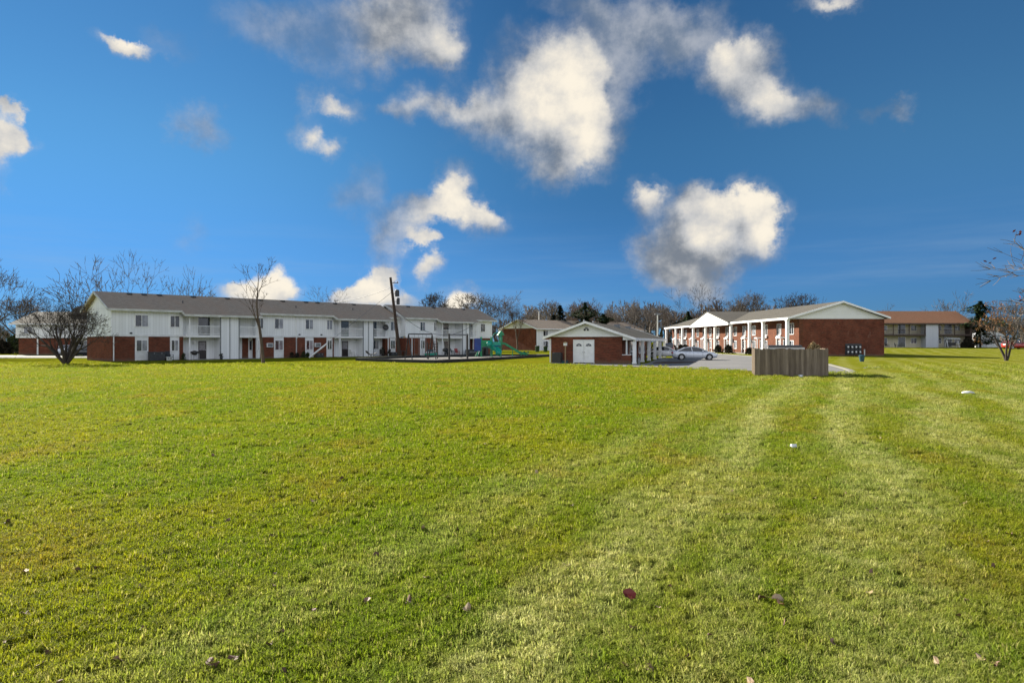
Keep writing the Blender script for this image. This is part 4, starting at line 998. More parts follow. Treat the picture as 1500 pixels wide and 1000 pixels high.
    for sgn in (-1, 1):
        MB().obox((.475 * L_, sgn * hw * .66, .66 if not suv else .8), (1, -.35 * sgn, 0), (.35 * sgn, 1, 0), (0, 0, 1), .06, .18, .07).build('headlight', 'lamp_clear', t)
        MB().obox((-.488 * L_, sgn * hw * .68, .8 if not suv else .95), (1, .3 * sgn, 0), (-.3 * sgn, 1, 0), (0, 0, 1), .05, .17, .08).build('taillight', 'lamp_red', t)
        MB().obox((.17 * L_, sgn * (hw + .07), zb + .07), (1, 0, 0), (0, 1, 0), (0, 0, 1), .08, .1, .06).build('mirror', paint, t)
        dl = MB()
        for x in (-.2, -.03, .17): dl.box(x * L_ - .006, x * L_ + .006, sgn * (hw + .002) - .004, sgn * (hw + .002) + .004, .32, zb - .1)
        dl.build('door_seam', 'dark_grey', t)
        for x in (-.13, .05): MB().box(x * L_, x * L_ + .16, sgn * (hw - .005) - .015, sgn * (hw - .005) + .02, .78, .81).build('door_handle', paint, t)
    return t
X, Y = at(1017, 75.6); car((X, Y, .012), -.16, 'car_silver', 'silver sedan parked in the lot right of the clubhouse porch, nose to the right', 4.85, 1.42)
X, Y = at(973, 85); car((X, Y, .012), -.30, 'car_white', 'white car nose on between clubhouse porch and silver sedan', 4.5, 1.4)
X, Y = at(980, 112); car((X, Y, .012), 1.3, 'car_dark', 'dark suv parked further back behind the white car', 4.7, 1.75, 1.9, True)
X, Y = at(122, 96); car((X, Y, .015), .2, 'car_dark', 'dark car parked just left of the brick end of the apartment row', 4.6, 1.45)
X, Y = at(112, 99.5); car((X, Y, .015), .2, 'car_silver', 'silver car parked behind the bare bush tree at the far left', 4.6, 1.5, 1.8, True)
X, Y = at(1487, 132); car((X, Y, gz(X, Y)), .1, 'car_red', 'red car parked beyond the crooked tree at the right edge', 4.6, 1.5, 1.85, True)

# ------------------------------------------------------------------ bare trees
class TreeGen:
    def __init__(s, seed, kids=(4, 3, 3, 3, 3), ang=(38, 34, 34, 38, 42), ratio=.72, clear=.28, up=.12, gn=.22, r0=.028, rmin=.006, lean=(0, 0), twigs=3, multi=1, fork_spread=20):
        s.rg = random.Random(seed); s.kids = kids; s.ang = ang; s.ratio = ratio; s.up = up; s.gn = gn; s.rmin = rmin
        s.trunk = MB(); s.crown = MB(); s.tips = []; s.nk = len(kids)
        for m in range(multi):
            d = Vector((lean[0], lean[1], 1))
            if multi > 1:
                a = m * 6.283 / multi + s.rg.uniform(-.4, .4); sp = math.tan(R(fork_spread * s.rg.uniform(.3, 1.35))); d = Vector((math.cos(a) * sp, math.sin(a) * sp, 1))
            s.grow(Vector((0, 0, -.01)), d.normalized(), clear * s.rg.uniform(.85, 1.15), r0 * (1 if multi == 1 else .55), 0)
    def grow(s, p, d, l, r, lv):
        rg = s.rg; seg = 4 if lv < 2 else (3 if lv < 4 else 2)
        pts = [p.copy()]; rad = [r]; r1 = max(s.rmin * .5, r * (.72 if lv == 0 else .5)); dirs = [d]
        for i in range(seg):
            d = (d + Vector((rg.gauss(0, s.gn), rg.gauss(0, s.gn), rg.gauss(0, s.gn * .7) + s.up)) * (.5 if lv else .22)).normalized()
            p = p + d * l / seg; pts.append(p.copy()); rad.append(r + (r1 - r) * (i + 1) / seg); dirs.append(d)
        mb = s.trunk if lv < 2 else s.crown
        mb.tube(pts, rad, 7 if lv == 0 else (5 if lv < 3 else 3), cap=False)
        if lv >= s.nk: s.tips.append((p, d)); return
        n = s.kids[lv] + (1 if rg.random() < .3 else 0); ph = rg.uniform(0, 6.28)
        for k in range(n):
            end = k < 2
            q = pts[-1] if end else pts[rg.randint(max(1, seg // 2), seg)]; dd = dirs[-1]
            a = R(s.ang[lv] * rg.uniform(.45, 1.2)) * (.6 if k == 0 else 1); az = ph + k * 6.283 / n + rg.uniform(-.5, .5)
            u = dd.cross(Vector((0, 0, 1)) if abs(dd.z) < .95 else Vector((1, 0, 0))).normalized(); w = dd.cross(u)
            nd = (dd * math.cos(a) + (u * math.cos(az) + w * math.sin(az)) * math.sin(a)).normalized()
            s.grow(q, nd, l * s.ratio * rg.uniform(.75, 1.15) * (1.0 if lv else .85), max(s.rmin, r1 * (.82 if k == 0 else .6)), lv + 1)
    def extents(s):
        v = np.array(s.crown.v); return v.min(0), v.max(0)
    def normalise(s, H=10.0):
        lo_, hi = s.extents(); k = H / hi[2]
        for mb in (s.trunk, s.crown): mb.v = [(x * k, y * k, z * k) for x, y, z in mb.v]
        s.tips = [(p * k, d) for p, d in s.tips]; s.w = (hi[0] - lo_[0]) * k; s.H = H; s.cx = (hi[0] + lo_[0]) / 2 * k; return s
VAR = []
specs = [dict(seed=1, kids=(4, 3, 3, 2, 2, 2), clear=.22), dict(seed=2, kids=(5, 3, 3, 3, 3, 2), clear=.18, ang=(30, 30, 32, 36, 40, 45)),
         dict(seed=3, kids=(4, 2, 2, 2, 2, 2), ratio=.77, clear=.25, ang=(45, 38, 36, 40, 42, 45), up=.16), dict(seed=4, kids=(3, 4, 3, 3, 3, 2), clear=.3, ang=(24, 26, 30, 34, 40, 45), up=.2),
         dict(seed=5, kids=(5, 2, 2, 2, 2, 1), ratio=.78, clear=.15, ang=(52, 40, 38, 40, 42, 45), up=.18), dict(seed=6, kids=(3, 3, 3, 2, 2, 2), clear=.26, ang=(20, 24, 28, 34, 40, 45), up=.2, multi=2, fork_spread=9)]
for k, sp_ in enumerate(specs):
    sp_ = dict(sp_); sp_.setdefault('ang', (38, 34, 34, 38, 42, 45)); sp_.setdefault('rmin', .0013); sp_.setdefault('r0', .018)
    VAR.append(TreeGen(**sp_).normalise())
VM = {}
def bare_tree(px, D, ytop, wpx, var, label, m='bark_grey', rz=0., group=None, name='bare_tree', base=None, y=None):
    X, Y = at(px, D); g = gz(X, Y) if base is None else base; h = at(px, D, ytop)[2] - g; tg = VAR[var]
    t = thing(name, label, 'tree', (X, Y, g - .02), rz, group)
    key = (var, m)
    if key not in VM: VM[key] = (tg.trunk.build('trunk', m, t, smooth=True, uv=False), tg.crown.build('crown', m, t, uv=False))
    else:
        for o in VM[key]:
            c = o.copy(); COL.objects.link(c); c.parent = t
    w = wpx * D / F; t.scale = (w / tg.w, w / tg.w, h / 10.0); return t
bg = 'bare trees behind the apartment buildings'
bare_tree(-22, 92, 380, 130, 0, 'big bare tree reaching in at the left edge of the photo', 'bark_grey', .3)
bare_tree(158, 96, 376, 120, 4, 'spreading bare tree with arching limbs behind the left end of the apartment roof', 'bark_grey', 1.0, bg)
bare_tree(205, 99, 370, 100, 2, 'tall bare tree in the centre of the three behind the left apartment roof', 'bark_grey', 2.1, bg)
bare_tree(258, 98, 385, 85, 4, 'wide bare tree right of the centre one behind the left apartment roof', 'bark_grey', 3.6, bg)
bare_tree(488, 120, 418, 72, 2, 'thin crowned bare tree behind the apartment roof, in front of the low white cloud', 'bark_grey', .7, bg)
bare_tree(635, 150, 425, 50, 1, 'rounded bare tree alone behind the roof right of the utility pole', 'bark_dark', .2, bg)
bare_tree(700, 150, 426, 66, 1, 'broad bare tree behind the right roof end of the white apartment row', 'bark_grey', 1.7, bg)
bare_tree(735, 152, 425, 62, 5, 'broad bare tree behind the play tower, right one of a pair', 'bark_brown', 2.9, bg)
bare_tree(758, 158, 441, 40, 3, 'shorter bare tree just left of the distant block gable', 'bark_brown', 4.2, bg)
bare_tree(790, 185, 452, 36, 0, 'small faint bare tree around the far lamp post', 'bark_grey', 5.2, bg)
bare_tree(845, 178, 442, 36, 1, 'reddish brown bare tree left of the big evergreen behind the clubhouse', 'bark_brown', .9, bg)
bare_tree(872, 182, 437, 48, 0, 'brown bare tree crowning the clump behind the clubhouse peak', 'bark_brown', 2.2, bg)
bare_tree(900, 182, 443, 44, 5, 'grey bare tree above the clubhouse right roof slope', 'bark_grey', 3.0, bg)
bare_tree(928, 176, 432, 24, 3, 'slim tall bare tree rising over the right clubhouse roof', 'bark_pale', 1.2, bg)
bare_tree(952, 180, 446, 42, 1, 'pale bare tree left of the lamp post behind the clubhouse', 'bark_pale', 4.0, bg)
bare_tree(978, 184, 448, 44, 0, 'reddish bare tree behind the far end of the brick row', 'bark_brown', 5.0, bg)
bare_tree(1008, 178, 440, 40, 2, 'dense brown bare tree left of the white pediment', 'bark_brown', .4, bg)
bare_tree(1034, 184, 415, 72, 2, 'tallest bare tree, directly above the white pediment', 'bark_dark', 1.4, bg)
bare_tree(1078, 186, 424, 46, 5, 'upright bare tree right of the tallest one over the brick row', 'bark_grey', 2.4, bg)
bare_tree(1103, 188, 426, 46, 1, 'rounded bare tree over the middle of the grey brick row roof', 'bark_grey', 3.4, bg)
bare_tree(1166, 180, 427, 56, 1, 'dark bare tree over the grey roof left of the gable peak', 'bark_dark', 4.4, bg)
bare_tree(1222, 178, 434, 74, 4, 'wide low bare tree crown just over the peak of the brick gable', 'bark_dark', 5.4, bg)
bare_tree(1300, 178, 443, 44, 4, 'small bare tree between brick gable and tan roof', 'bark_dark', .6, bg)
bare_tree(1384, 172, 425, 76, 4, 'wide bare tree centred behind the tan roof', 'bark_grey', 1.6, bg)
bare_tree(1462, 168, 440, 64, 2, 'grey bare tree behind the white shed', 'bark_grey', 2.6, bg)
bare_tree(1500, 160, 438, 70, 0, 'bare tree at the right edge behind the orange leaved tree', 'bark_grey', 3.6, bg)
bare_tree(28, 125, 432, 80, 1, 'bare tree behind the far left apartment block', 'bark_brown', 4.6, bg)

# far wood: one mass of twiggy trees
def far_wood():
    rg = random.Random(77); mb = MB()
    base = [TreeGen(seed=100 + k, kids=(4, 3, 3, 3, 2), clear=.12 if k % 2 else .2, ang=(36, 36, 38, 40, 42), r0=.02, rmin=.0026).normalise(1.0) for k in range(4)]
    arr = [(np.array(b.trunk.v + b.crown.v), b.trunk.f + [tuple(i + len(b.trunk.v) for i in f) for f in b.crown.f]) for b in base]
    V = []; Fc = []; n0 = 0; MI = []
    for k in range(210):
        px = -60 + 1640 * (k + rg.random()) / 210; D = rg.uniform(192, 225)
        if px < 560: hh = rg.uniform(6, 8)
        elif px < 770: hh = rg.uniform(7, 10)
        elif px > 1180: hh = rg.uniform(8.5, 10.5)
        else: hh = rg.uniform(10.5, 15)
        a, f = arr[rg.randrange(4)]; th = rg.uniform(0, 6.28); w = hh * rg.uniform(.8, 1.15)
        x = (a[:, 0] * math.cos(th) - a[:, 1] * math.sin(th)) * w + (px - 750) * D / F; yy = (a[:, 0] * math.sin(th) + a[:, 1] * math.cos(th)) * w + D
        V.append(np.stack([x, yy, a[:, 2] * hh], 1)); Fc += [tuple(i + n0 for i in q) for q in f]; n0 += len(a); MI += [rg.randrange(3)] * len(f)
    me = bpy.data.meshes.new('distant_wood'); me.from_pydata(np.concatenate(V).tolist(), [], Fc)
    for m in ('bark_brown', 'bark_grey', 'bark_pale'): me.materials.append(M[m])
    me.polygons.foreach_set('material_index', MI)
    o = bpy.data.objects.new('distant_wood', me); COL.objects.link(o)
    tag(o, 'far brown grey wood of bare trees along the horizon behind all buildings', 'wood', kind='stuff')
far_wood()
def underbrush():
    rg = random.Random(9); mb = MB()
    for k in range(16000):
        px = rg.uniform(-80, 1620); D = rg.uniform(176, 215) if px > 0 else rg.uniform(120, 160)
        if px < 130 and rg.random() < .5: D = rg.uniform(122, 150)
        X, Y = at(px, D); n = math.sin(X * .21) + math.sin(X * .53 + 1) * .6; hh = 3.6 + n * 1.1
        z = rg.random() ** 1.2 * hh; p = Vector((X, Y, z)); d = Vector((rg.gauss(0, .5), rg.gauss(0, .5), rg.gauss(.6, .6))).normalized() * rg.uniform(.35, .8); e = d.cross(Vector((0, 1, .1))).normalized() * rg.uniform(.05, .16)
        mb.m = 0 if rg.random() < .55 else (1 if rg.random() < .6 else 2)
        mb.face([p - d, p + e, p + d, p - e])
    tag(mb.build('undergrowth', ['bark_brown', 'shrub_dark', 'needles'], uv=False), 'brown and dark green undergrowth beneath the distant wood', 'undergrowth', kind='stuff')
underbrush()

def evergreen(px, D, ytop, wpx, label, m='needles', seed=1, conical=True):
    X, Y = at(px, D); g = gz(X, Y); h = at(px, D, ytop)[2] - g; w = wpx * D / F / 2 * (1 if conical else 1.45)
    t = thing('evergreen_tree', label, 'tree', (X, Y, g)); rg = random.Random(seed)
    MB().tube([(0, 0, 0), (0, 0, h * .95)], [.22, .03], 7).build('trunk', 'bark_dark', t)
    f = MB()
    nl = 5200 if not conical else 2600
    for k in range(nl):
        u = rg.random(); z = h * (.08 + .92 * (1 - (1 - u) ** 1.0)); q = z / h
        if conical: rr = w * (1 - q) ** .85 * (.75 + .35 * math.sin(z * 6.1)) + .05
        else: rr = w * math.sin(math.pi * min(1, (.18 + q * .86))) ** .6 * (.65 + .5 * math.sin(z * 1.9 + seed))
        a = rg.uniform(0, 6.283); a = a + .25 * math.sin(a * 5 + seed)
        s = rg.random() ** .45; r_ = rr * s * (.75 + .35 * math.sin(a * 4 + z * 1.3))
        p = Vector((math.cos(a) * r_, math.sin(a) * r_, z - .25 * s * rr * .3)); d = Vector((math.cos(a), math.sin(a), rg.uniform(-.5, .25))).normalized() * rg.uniform(.25, .6); e = Vector((-math.sin(a), math.cos(a), rg.uniform(-.4, .4))).normalized() * rg.uniform(.12, .3)
        f.face([p - d * .4, p + e, p + d, p - e])
    f.build('crown', m, t, uv=False); return t
evergreen(820.5, 170, 447, 60, 'narrow dark spruce rising left of the clubhouse roof', 'needles_dark', 1)
evergreen(811, 172, 461, 44, 'smaller dark spruce at the left of the narrow one', 'needles_dark', 2)
evergreen(857, 168, 443, 64, 'broad dark green evergreen behind the clubhouse peak', 'needles', 3, False)
evergreen(884, 170, 460, 50, 'lower green bushy evergreen right of the broad one', 'needles', 5, False)
evergreen(1436, 146, 441, 56, 'bushy dark green cedar at the right end of the tan roofed block', 'needles', 4, False)
evergreen(1008, 172, 456, 32, 'dark evergreen among bare trees left of the pediment', 'needles', 7, False)
evergreen(697, 132, 460, 22, 'small dark evergreen behind the right roof end of the white apartment row', 'needles_dark', 8, False)
for i, (px, D, r, h, m, l) in enumerate(((20, 115, 2.3, 3.2, 'shrub_green', 'yellow green bush left of the far left apartment block'), (3, 112, 1.9, 2.4, 'shrub_dark', 'dark bush at the left edge beside the yellow green one'), (1418, 140, 1.4, 2.2, 'shrub_dark', 'dark bush at the right corner of the tan roofed block'))):
    X, Y = at(px, D); blob_bush('large_bush', l, (X, Y, gz(X, Y)), r, h, m, 1600, .2, 60 + i)

# near trees with their own shapes
def own_tree(name, label, px, D, tg, ytop, wpx, m, lean=0, leaves=None):
    X, Y = at(px, D); g = gz(X, Y); h = at(px, D, ytop)[2] - g
    t = thing(name, label, 'tree', (X, Y, g)); t.scale = (wpx * D / F / tg.w,) * 2 + (h / tg.H,)
    tg.trunk.build('trunk', m, t, smooth=True, uv=False); tg.crown.build('crown', m, t, uv=False)
    if leaves:
        f = MB(); rg = random.Random(3)
        for p, d in tg.tips:
            if rg.random() > leaves[1]: continue
            for _ in range(4):
                q = p + Vector((rg.gauss(0, .12), rg.gauss(0, .12), rg.gauss(0, .12))); a = Vector((rg.gauss(0, 1), rg.gauss(0, 1), rg.gauss(0, 1))).normalized() * leaves[2]; b = a.cross(Vector((.3, .5, 1))).normalized() * leaves[2] * .6
                f.face([q - a, q + b, q + a, q - b])
        f.build('leaves', leaves[0], t, uv=False)
    return t
tg = TreeGen(seed=21, kids=(3, 3, 2, 2, 2, 2), clear=.24, ang=(34, 34, 36, 38, 42, 45), up=.05, multi=10, fork_spread=42, r0=.030, rmin=.0016, gn=.3).normalise()
own_tree('bush_tree', 'low bare many stemmed tree with wide dark crown on the lawn at the left', 97, 61.5, tg, 428, 165, 'bark_dark')
tg = TreeGen(seed=14, kids=(3, 3, 2, 2, 2), clear=.5, ang=(16, 24, 32, 38, 42), up=.2, r0=.013, rmin=.0015, lean=(-.04, 0), ratio=.6, gn=.18).normalise()
own_tree('young_tree', 'tall slender bare tree with forked upright limbs standing before the white balconies', 386, 63, tg, 374, 60, 'bark_brown')
tg = TreeGen(seed=33, kids=(3, 3, 2, 2, 2), clear=.22, ang=(50, 44, 42, 42, 45), up=.06, r0=.028, rmin=.002, multi=3, fork_spread=44, gn=.4).normalise()
own_tree('crooked_tree', 'small crooked tree with scattered dry orange leaves on the lawn at the right edge', 1474, 72, tg, 440, 88, 'bark_dark', leaves=('leaf_orange', .85, .16))
tg = TreeGen(seed=44, kids=(4, 3, 3, 3, 3), clear=.3, ang=(55, 44, 42, 42, 45), up=.04, r0=.022, rmin=.0016, gn=.25).normalise()
own_tree('edge_tree', 'bare tree at the right edge, thin branches with a few red leaves against the sky', 1612, 44, tg, 326, 214, 'bark_grey', leaves=('leaf_red', .035, .12))

# ------------------------------------------------------------------ fallen leaves and litter
def leaf_mesh(seed, m):
    rg = random.Random(seed); mb = MB(); n = 9; pts = []
    for k in range(n):
        a = 6.283 * k / n; r = .034 * (1 + .35 * math.cos(a)) * rg.uniform(.75, 1.15); pts.append((r * math.cos(a), r * .72 * math.sin(a), .010 * math.sin(a * 2 + seed) + rg.uniform(0, .012)))
    c = (0, 0, .0)
    mb.add([c] + pts + [(-.07, .004, .012), (-.03, 0, .004)], [(0, i + 1, (i + 1) % n + 1) for i in range(n)] + [(0, n + 1, n + 2)])
    return mb.build('fallen_leaf', m, uv=False)
LV = [leaf_mesh(1, 'leaf_brown'), leaf_mesh(2, 'leaf_tan'), leaf_mesh(3, 'leaf_pink'), leaf_mesh(4, 'leaf_brown')]
spots = [(69,951,0),(61,968,0),(11,935,2),(38,895,0),(78,828,3),(115,832,0),(142,829,3),(205,856,2),(209,915,0),(240,809,3),(173,962,2),(318,970,2),(345,960,0),
 (395,940,3),(412,922,2),(458,891,2),(483,881,1),(537,876,2),(400,782,3),(553,812,3),(620,772,1),(656,872,2),(683,890,1),(482,935,2),(87,996,2),(10,762,3),(49,765,2),(125,748,0),
 (8,784,3),(249,780,0),(310,770,2),(400,855,2),(950,973,2),(916,970,1),(980,855,2),(965,886,1),(929,916,1),(1007,957,3),(1148,910,2),(1220,937,2),(1100,998,1),(1290,640,1),(1445,790,1),(1403,899,0),
 (1372,966,1),(1440,962,1),(979,768,1),(922,744,3),(1150,1000,3),(1480,780,2),(1412,735,1),(1205,738,3),(1270,745,1),(838,738,3),(255,652,3),(308,680,1),(130,700,3),(500,700,3),(690,745,3)]
rq = random.Random(31)
for _ in range(75):
    yy = 560 + 430 * rq.random() ** 1.3; spots.append((rq.uniform(5, 1495), yy, rq.choice((0, 0, 3, 2, 1))))
rg = random.Random(2); first = set()
for i, (px, py, k) in enumerate(spots):
    src = LV[k]
    if k in first: o = src.copy(); COL.objects.link(o)
    else: o = src; first.add(k)
    D = min(45, 1000 * (CAMZ - .045) / (py - HY)); X, Y = at(px, D)
    o.location = (X, Y, .032); o.rotation_euler = (rg.uniform(-.9, .9), rg.uniform(-.9, .9), rg.uniform(0, 6.28)); s = rg.uniform(.55, 1.2); o.scale = (s, s, s)
    tag(o, ['small dark brown dry leaf fallen on the lawn', 'small pale tan dry leaf fallen on the lawn', 'small pinkish brown dry leaf fallen on the lawn', 'small curled dark brown leaf fallen on the lawn'][k], 'leaf', ['dark brown fallen leaves', 'tan fallen leaves', 'pinkish fallen leaves', 'curled dark fallen leaves'][k])
def one_leaf(px, py, m, sc_, label, seed):
    o = leaf_mesh(seed, m); D = 1000 * (CAMZ - .05) / (py - HY); X, Y = at(px, D); o.location = (X, Y, .055); o.rotation_euler = (.5, .2, 1.0 + seed); o.scale = (sc_,) * 3; tag(o, label, 'leaf')
one_leaf(918, 870, 'leaf_red', 1.7, 'large dark red leaf lying on the lawn right of the centre', 11)
one_leaf(1137, 878, 'leaf_tan', 1.8, 'large curled tan leaf with orange edge on the lawn at lower right', 12)
one_leaf(1143, 884, 'leaf_orange', 1.3, 'orange leaf touching the large curled tan leaf', 13)
D = 1955 / (576 - HY); X, Y = at(1418, D)
pp = MB().lathe([(.0, .03), (.20, .04), (.235, .07), (.20, .115), (.10, .145), (0, .15)], 14).build('paper_litter', 'paper_white', smooth=True); pp.scale = (1, .75, .9); pp.location = (X, Y, 0)
tag(pp, 'large white paper scrap lying on the lawn at the right', 'litter')
D = 1955 / (654 - HY); X, Y = at(1162, D)
pp = MB().prism([(-.05, 0), (.06, .01), (.03, .05), (-.02, .06)], 'x', -.04, .05).build('paper_litter', 'paper_white'); pp.location = (X, Y, .04)
tag(pp, 'small white paper scrap on the lawn below the plank fence', 'litter')
D = 1955 / (549.5 - HY) ; X, Y = at(1173, 38.6)
pp = MB().prism([(-.1, 0), (.12, .02), (.05, .12), (-.06, .1)], 'x', -.1, .1).build('paper_litter', 'paper_white'); pp.location = (X, Y, .02)
tag(pp, 'white scrap at the foot of the plank fence', 'litter')
sheet('manhole_cover', 'concrete', [at(1268, 54), at(1290, 54), at(1284, 51.5), at(1264, 51.5)], .014)

# ------------------------------------------------------------------ grass blades (stuff)
def tuft(seed, nb=26, h=.062, spread=.05, w=.0032, thatch=False):
    rg = random.Random(seed); vs = []; fs = []; uvs = []
    for _ in range(nb):
        a = rg.uniform(0, 6.283); r = spread * math.sqrt(rg.random()) ; x, y = r * math.cos(a), r * math.sin(a)
        b = rg.uniform(0, 6.283); ln = rg.uniform(.25, 1.1); hh = h * rg.uniform(.45, 1.15); ww = w * rg.uniform(.7, 1.3); c = rg.random() if not thatch else rg.uniform(.8, 1)
        if thatch: hh *= .35; ln *= 2.6
        dx, dy = math.cos(b), math.sin(b); sx, sy = -dy * ww, dx * ww; n = len(vs)
        vs += [(x - sx, y - sy, -.005), (x + sx, y + sy, -.005), (x + dx * hh * ln * .35 - sx * .8, y + dy * hh * ln * .35 - sy * .8, hh * .6), (x + dx * hh * ln * .35 + sx * .8, y + dy * hh * ln * .35 + sy * .8, hh * .6), (x + dx * hh * ln, y + dy * hh * ln, hh * (1 - .25 * ln))]
        fs += [(n, n + 1, n + 3, n + 2), (n + 2, n + 3, n + 4)]
        uvs += [(c, 0), (c, 0), (c, .6), (c, .6), (c, .6), (c, .6), (c, 1)]
    me = bpy.data.meshes.new('grass_tuft'); me.from_pydata(vs, [], fs); me.materials.append(M['grass_blade'])
    l = me.uv_layers.new(name='UVMap'); l.data.foreach_set('uv', [q for p in uvs for q in p]); me.update()
    return bpy.data.objects.new('grass_tuft', me)
def build_grass():
    c = bpy.data.collections.new('tufts')
    for k in range(5): c.objects.link(tuft(k, 32, .05 + .004 * (k % 3), .055))
    c.objects.link(tuft(9, 22, .06, .07, thatch=True)); c.objects.link(tuft(12, 20, .066, .04, .004))
    # polar patch in front of the camera
    Ds = [3.2 * (66 / 3.2) ** (i / 40) for i in range(41)]; us = [-.86 + 1.72 * i / 30 for i in range(31)]
    vs = [(u * D, D, 0.002) for D in Ds for u in us]; nx = 31
    def keep(x, y):
        if x > 3 and y > 54.5 - (x - 8.2) * 1.1 and x < 30: return 0
        if y > 60 and x > -14: return 0
        if 13.9 < x < 18.7 and y > 38.6: return 0
        return min(1, max(0, (64 - y) / 24))
    fs = []; dens = []
    for j in range(40):
        for i in range(30): fs.append((j * nx + i, j * nx + i + 1, (j + 1) * nx + i + 1, (j + 1) * nx + i))
    me = bpy.data.meshes.new('grass'); me.from_pydata(vs, [], fs)
    a = me.attributes.new('dens', 'FLOAT', 'POINT'); a.data.foreach_set('value', [min(430, 430 * (5.5 / y) ** 1.35) * keep(x, y) for x, y, z in vs])
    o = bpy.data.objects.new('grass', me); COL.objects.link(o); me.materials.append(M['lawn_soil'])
    tag(o, 'short mown green and yellow grass blades covering the lawn', 'grass', kind='stuff')
    g = bpy.data.node_groups.new('scatter_grass', 'GeometryNodeTree'); g.is_modifier = True
    g.interface.new_socket('Geometry', in_out='INPUT', socket_type='NodeSocketGeometry'); g.interface.new_socket('Geometry', in_out='OUTPUT', socket_type='NodeSocketGeometry')
    nn = g.nodes; gi = nn.new('NodeGroupInput'); go = nn.new('NodeGroupOutput')
    at_ = nn.new('GeometryNodeInputNamedAttribute'); at_.data_type = 'FLOAT'; at_.inputs[0].default_value = 'dens'
    dp_ = nn.new('GeometryNodeDistributePointsOnFaces'); dp_.distribute_method = 'RANDOM'
    ci = nn.new('GeometryNodeCollectionInfo'); ci.inputs[0].default_value = c; ci.inputs['Separate Children'].default_value = True; ci.inputs['Reset Children'].default_value = True
    ip = nn.new('GeometryNodeInstanceOnPoints'); ip.inputs['Pick Instance'].default_value = True
    rr = nn.new('FunctionNodeRandomValue'); rr.data_type = 'FLOAT_VECTOR'; rr.inputs[0].default_value = (-.12, -.12, 0); rr.inputs[1].default_value = (.12, .12, 6.283)
    pos = nn.new('GeometryNodeInputPosition'); sx_ = nn.new('ShaderNodeSeparateXYZ')
    mr = nn.new('ShaderNodeMapRange'); mr.inputs[1].default_value = 5; mr.inputs[2].default_value = 48; mr.inputs[3].default_value = 1.0; mr.inputs[4].default_value = 2.6
    r2_ = nn.new('FunctionNodeRandomValue'); r2_.data_type = 'FLOAT'; r2_.inputs[2].default_value = .75; r2_.inputs[3].default_value = 1.25; r2_.inputs['Seed'].default_value = 4
    ns = nn.new('ShaderNodeTexNoise'); ns.inputs['Scale'].default_value = 1.3; ns.inputs['Detail'].default_value = 3
    m2 = nn.new('ShaderNodeMapRange'); m2.inputs[1].default_value = .3; m2.inputs[2].default_value = .7; m2.inputs[3].default_value = .75; m2.inputs[4].default_value = 1.15
    mu = nn.new('ShaderNodeMath'); mu.operation = 'MULTIPLY'; mu2 = nn.new('ShaderNodeMath'); mu2.operation = 'MULTIPLY'
    K = g.links.new
    K(gi.outputs[0], dp_.inputs['Mesh']); K(at_.outputs[0], dp_.inputs['Density']); K(dp_.outputs['Points'], ip.inputs['Points']); K(ci.outputs[0], ip.inputs['Instance'])
    K(rr.outputs[0], ip.inputs['Rotation']); K(pos.outputs[0], sx_.inputs[0]); K(sx_.outputs[1], mr.inputs[0]); K(pos.outputs[0], ns.inputs['Vector']); K(ns.outputs[0], m2.inputs[0])
    K(mr.outputs[0], mu.inputs[0]); K(r2_.outputs[1], mu.inputs[1]); K(mu.outputs[0], mu2.inputs[0]); K(m2.outputs[0], mu2.inputs[1]); K(mu2.outputs[0], ip.inputs['Scale'])
    K(ip.outputs[0], go.inputs[0])
    md = o.modifiers.new('scatter', 'NODES'); md.node_group = g
build_grass()

